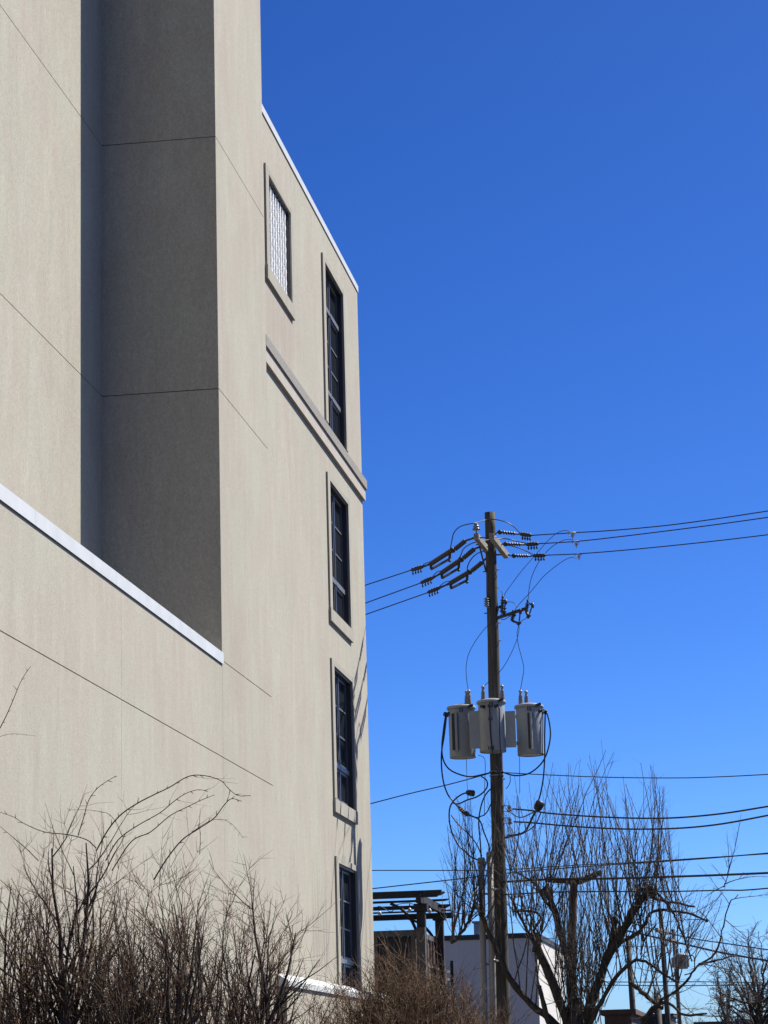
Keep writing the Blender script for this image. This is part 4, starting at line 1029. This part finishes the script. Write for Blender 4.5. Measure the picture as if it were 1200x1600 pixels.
# ------------------------------------------------------------------ distant street
def far_pole(px, top, y, w, label):
    A = at(px, top, y); root = thing('distant_pole', label, 'utility pole', (A.x+.1, y, 0), 'distant utility poles')
    b = MB(); b.tube([(A.x,y,A.z),(A.x+.05,y,A.z*.5),(A.x+.1,y,-.2)], [w*.42,w*.5,w*.55], 12); b.build('pole', M['wood_pole'], root); return root, A
r1, A1 = far_pole(1032, 1424, 70, .15, 'thicker distant pole behind the right limbs of the tree')
r2, A2 = far_pole(1052, 1452, 84, .14, 'slimmer distant pole carrying one finned transformer')
r3, A3 = far_pole(981, 1462, 66, .16, 'distant pole seen through the tree shoots')
b = MB(); b.bar((A1.x-.1,70-.9,A1.z-.55),(A1.x+.15,70+.9,A1.z-.55), .09, .11); b.build('crossarm', M['wood_arm'], r1)
b = MB(); b.bar((A2.x-.1,84-.9,A2.z-.4),(A2.x+.1,84+.9,A2.z-.4), .09, .11); b.build('crossarm', M['wood_arm'], r2)
c_ = at(1064, 1514, 84); tr = thing('transformer', 'small finned grey transformer on the distant slimmer pole', 'transformer', c_)
b = MB(); b.lathe([(.22,0),(.24,.02),(.24,.42),(.255,.43),(.25,.47),(.05,.52)], c_, (0,0,1), 18); b.build('tank', M['tank'], tr)
for k in range(7):
    a = math.pi+math.pi*k/6*.9-.1; d = Vector((math.cos(a), math.sin(a), 0)); b = MB(); b.bar(c_+d*.27+Vector((0,0,.05)), c_+d*.27+Vector((0,0,.38)), .03, .07, d); b.build('fin', M['tank'], tr)
for dx in (-.1,.02):
    b = MB(); sheds(b, c_+Vector((dx,0,.47)), c_+Vector((dx,0,.68)), 3, .035, .018); b.build('bushing', M['porcelain'], tr)
b = MB(); b.tube(smooth([c_+Vector((.2,0,.4)), c_+Vector((.42,0,.42)), c_+Vector((.46,0,.2)), c_+Vector((.4,0,-.1)), c_+Vector((.1,0,-.2))]), .02, 5); b.build('lead', M['cable'], tr)
b = MB(); b.bar(c_+Vector((-.2,0,.3)), Vector((A2.x,84,c_.z+.3)), .08, .06); b.build('hanger', M['galv'], tr)
# broken post
q = at(1026, 1548, 60); st_ = thing('broken_post', 'dark splintered post stub before the distant poles', 'post', (q.x, 60, 0))
b = MB(); b.tube([(q.x+.03,60,-.1),(q.x,60,q.z-.1)], [.10,.085], 10); b.build('stub', M['dark_wood'], st_)
for k in range(4):
    b = MB(); xx = q.x-.06+.04*k; b.tube([(xx,60,q.z-.14),(xx+.005,60,q.z+.02+.05*(k%2))], [.03,.008], 5); b.build('splinter', M['dark_wood'], st_)
# low sheds and cars' worth of roofs near the horizon
def low_building(name, label, px0, px1, top, y, depth, m, roof):
    a, c = at(px0, top, y), at(px1, top, y); root = thing(name, label, 'building', (a.x, y, 0))
    b = MB(); b.box(a.x, c.x, y, y+depth, 0, a.z-.12); b.build('wall', M[m], root)
    b = MB(); b.box(a.x-.12, c.x+.12, y-.12, y+depth+.12, a.z-.119, a.z); b.build('roof', M[roof], root)
    return root
low_building('shed', 'brown shed seen behind the pollarded tree base', 944, 986, 1578, 62, 5, 'brick_shed', 'brick_shed')
low_building('garage', 'dark low garage roof near the horizon right of the tree', 1088, 1150, 1597, 100, 8, 'dark_wood', 'dark_cap')
low_building('garage', 'grey roofed low building at the right frame edge', 1152, 1290, 1592, 104, 9, 'pale_wall', 'galv')
low_building('garage', 'dark low building between tree trunk and poles', 1000, 1048, 1585, 110, 6, 'dark_wood', 'dark_cap')

# far bare trees
def far_tree(px, y, top, label, seed, hw, n=30, rb=.05):
    rs = random.Random(seed); T_ = at(px, top, y); root = thing('distant_tree', label, 'tree', (T_.x, y, 0), 'bare trees on the right horizon')
    tr_ = MB(); tw = MB(); H = T_.z; X = T_.x
    fork = H*.30
    tr_.tube([(X,y,-.2),(X+.03,y,fork*.5),(X-.02,y,fork),(X+.04,y,H*.62)], [rb*2.6, rb*2.1, rb*1.7, rb*.5], 8)
    for k in range(n):
        a = 2*math.pi*k/n+rs.uniform(-.2,.2); el = math.asin(rs.uniform(-.12, 1)); c_ = math.cos(el)
        tip = Vector((X+hw*c_*math.cos(a)*rs.uniform(.82,1), y+hw*c_*math.sin(a), H*.55+(H*.45)*math.sin(el)*rs.uniform(.88,1)))
        p0 = Vector((X, y, fork+rs.uniform(0,.28)*H)); mid = p0.lerp(tip,.5)+Vector((0,0,-.06*H*c_))+Vector((rs.gauss(0,.06)*hw, rs.gauss(0,.06)*hw, .05*H))
        P = smooth([p0, mid, tip], 6); P = [p+Vector((rs.gauss(0,.035), rs.gauss(0,.035), rs.gauss(0,.025))) for p in P]
        m_ = len(P); R_ = [rb*(1-.80*i/(m_-1)) for i in range(m_)]; tr_.tube(P, R_, 5, False)
        for _ in range(13):
            i = rs.randint(m_//4, m_-2); d = side_dir(P[i+1]-P[i], rs.uniform(.4,1.0), rs); L = hw*rs.uniform(.18,.42)
            p2, r2 = grow(P[i], d, L, R_[i]*.55, 5, .14, .04, rs); tw.tube(p2, [max(q,.008) for q in r2], 3, False)
            for _ in range(4):
                j = rs.randint(1,4); p3, r3 = grow(p2[j], side_dir(p2[j+1]-p2[j], rs.uniform(.4,.9), rs), L*rs.uniform(.25,.55), r2[j]*.6, 3, .14, .05, rs); tw.tube(p3, [max(q,.006) for q in r3], 3, False)
    tr_.build('trunk', M['bark'], root); tw.build('crown', M['twig'], root)['kind'] = 'stuff'
far_tree(1178, 92, 1437, 'large bare round tree at the right frame edge', 11, 2.05, 38)
far_tree(1130, 105, 1492, 'smaller bare tree left of the large round tree', 12, 1.0, 18, .04)
far_tree(1238, 100, 1458, 'bare tree partly cut by the right frame edge', 13, 1.9, 26)
far_tree(1072, 130, 1572, 'low far bare tree between the distant poles', 14, 1.2, 16, .04)
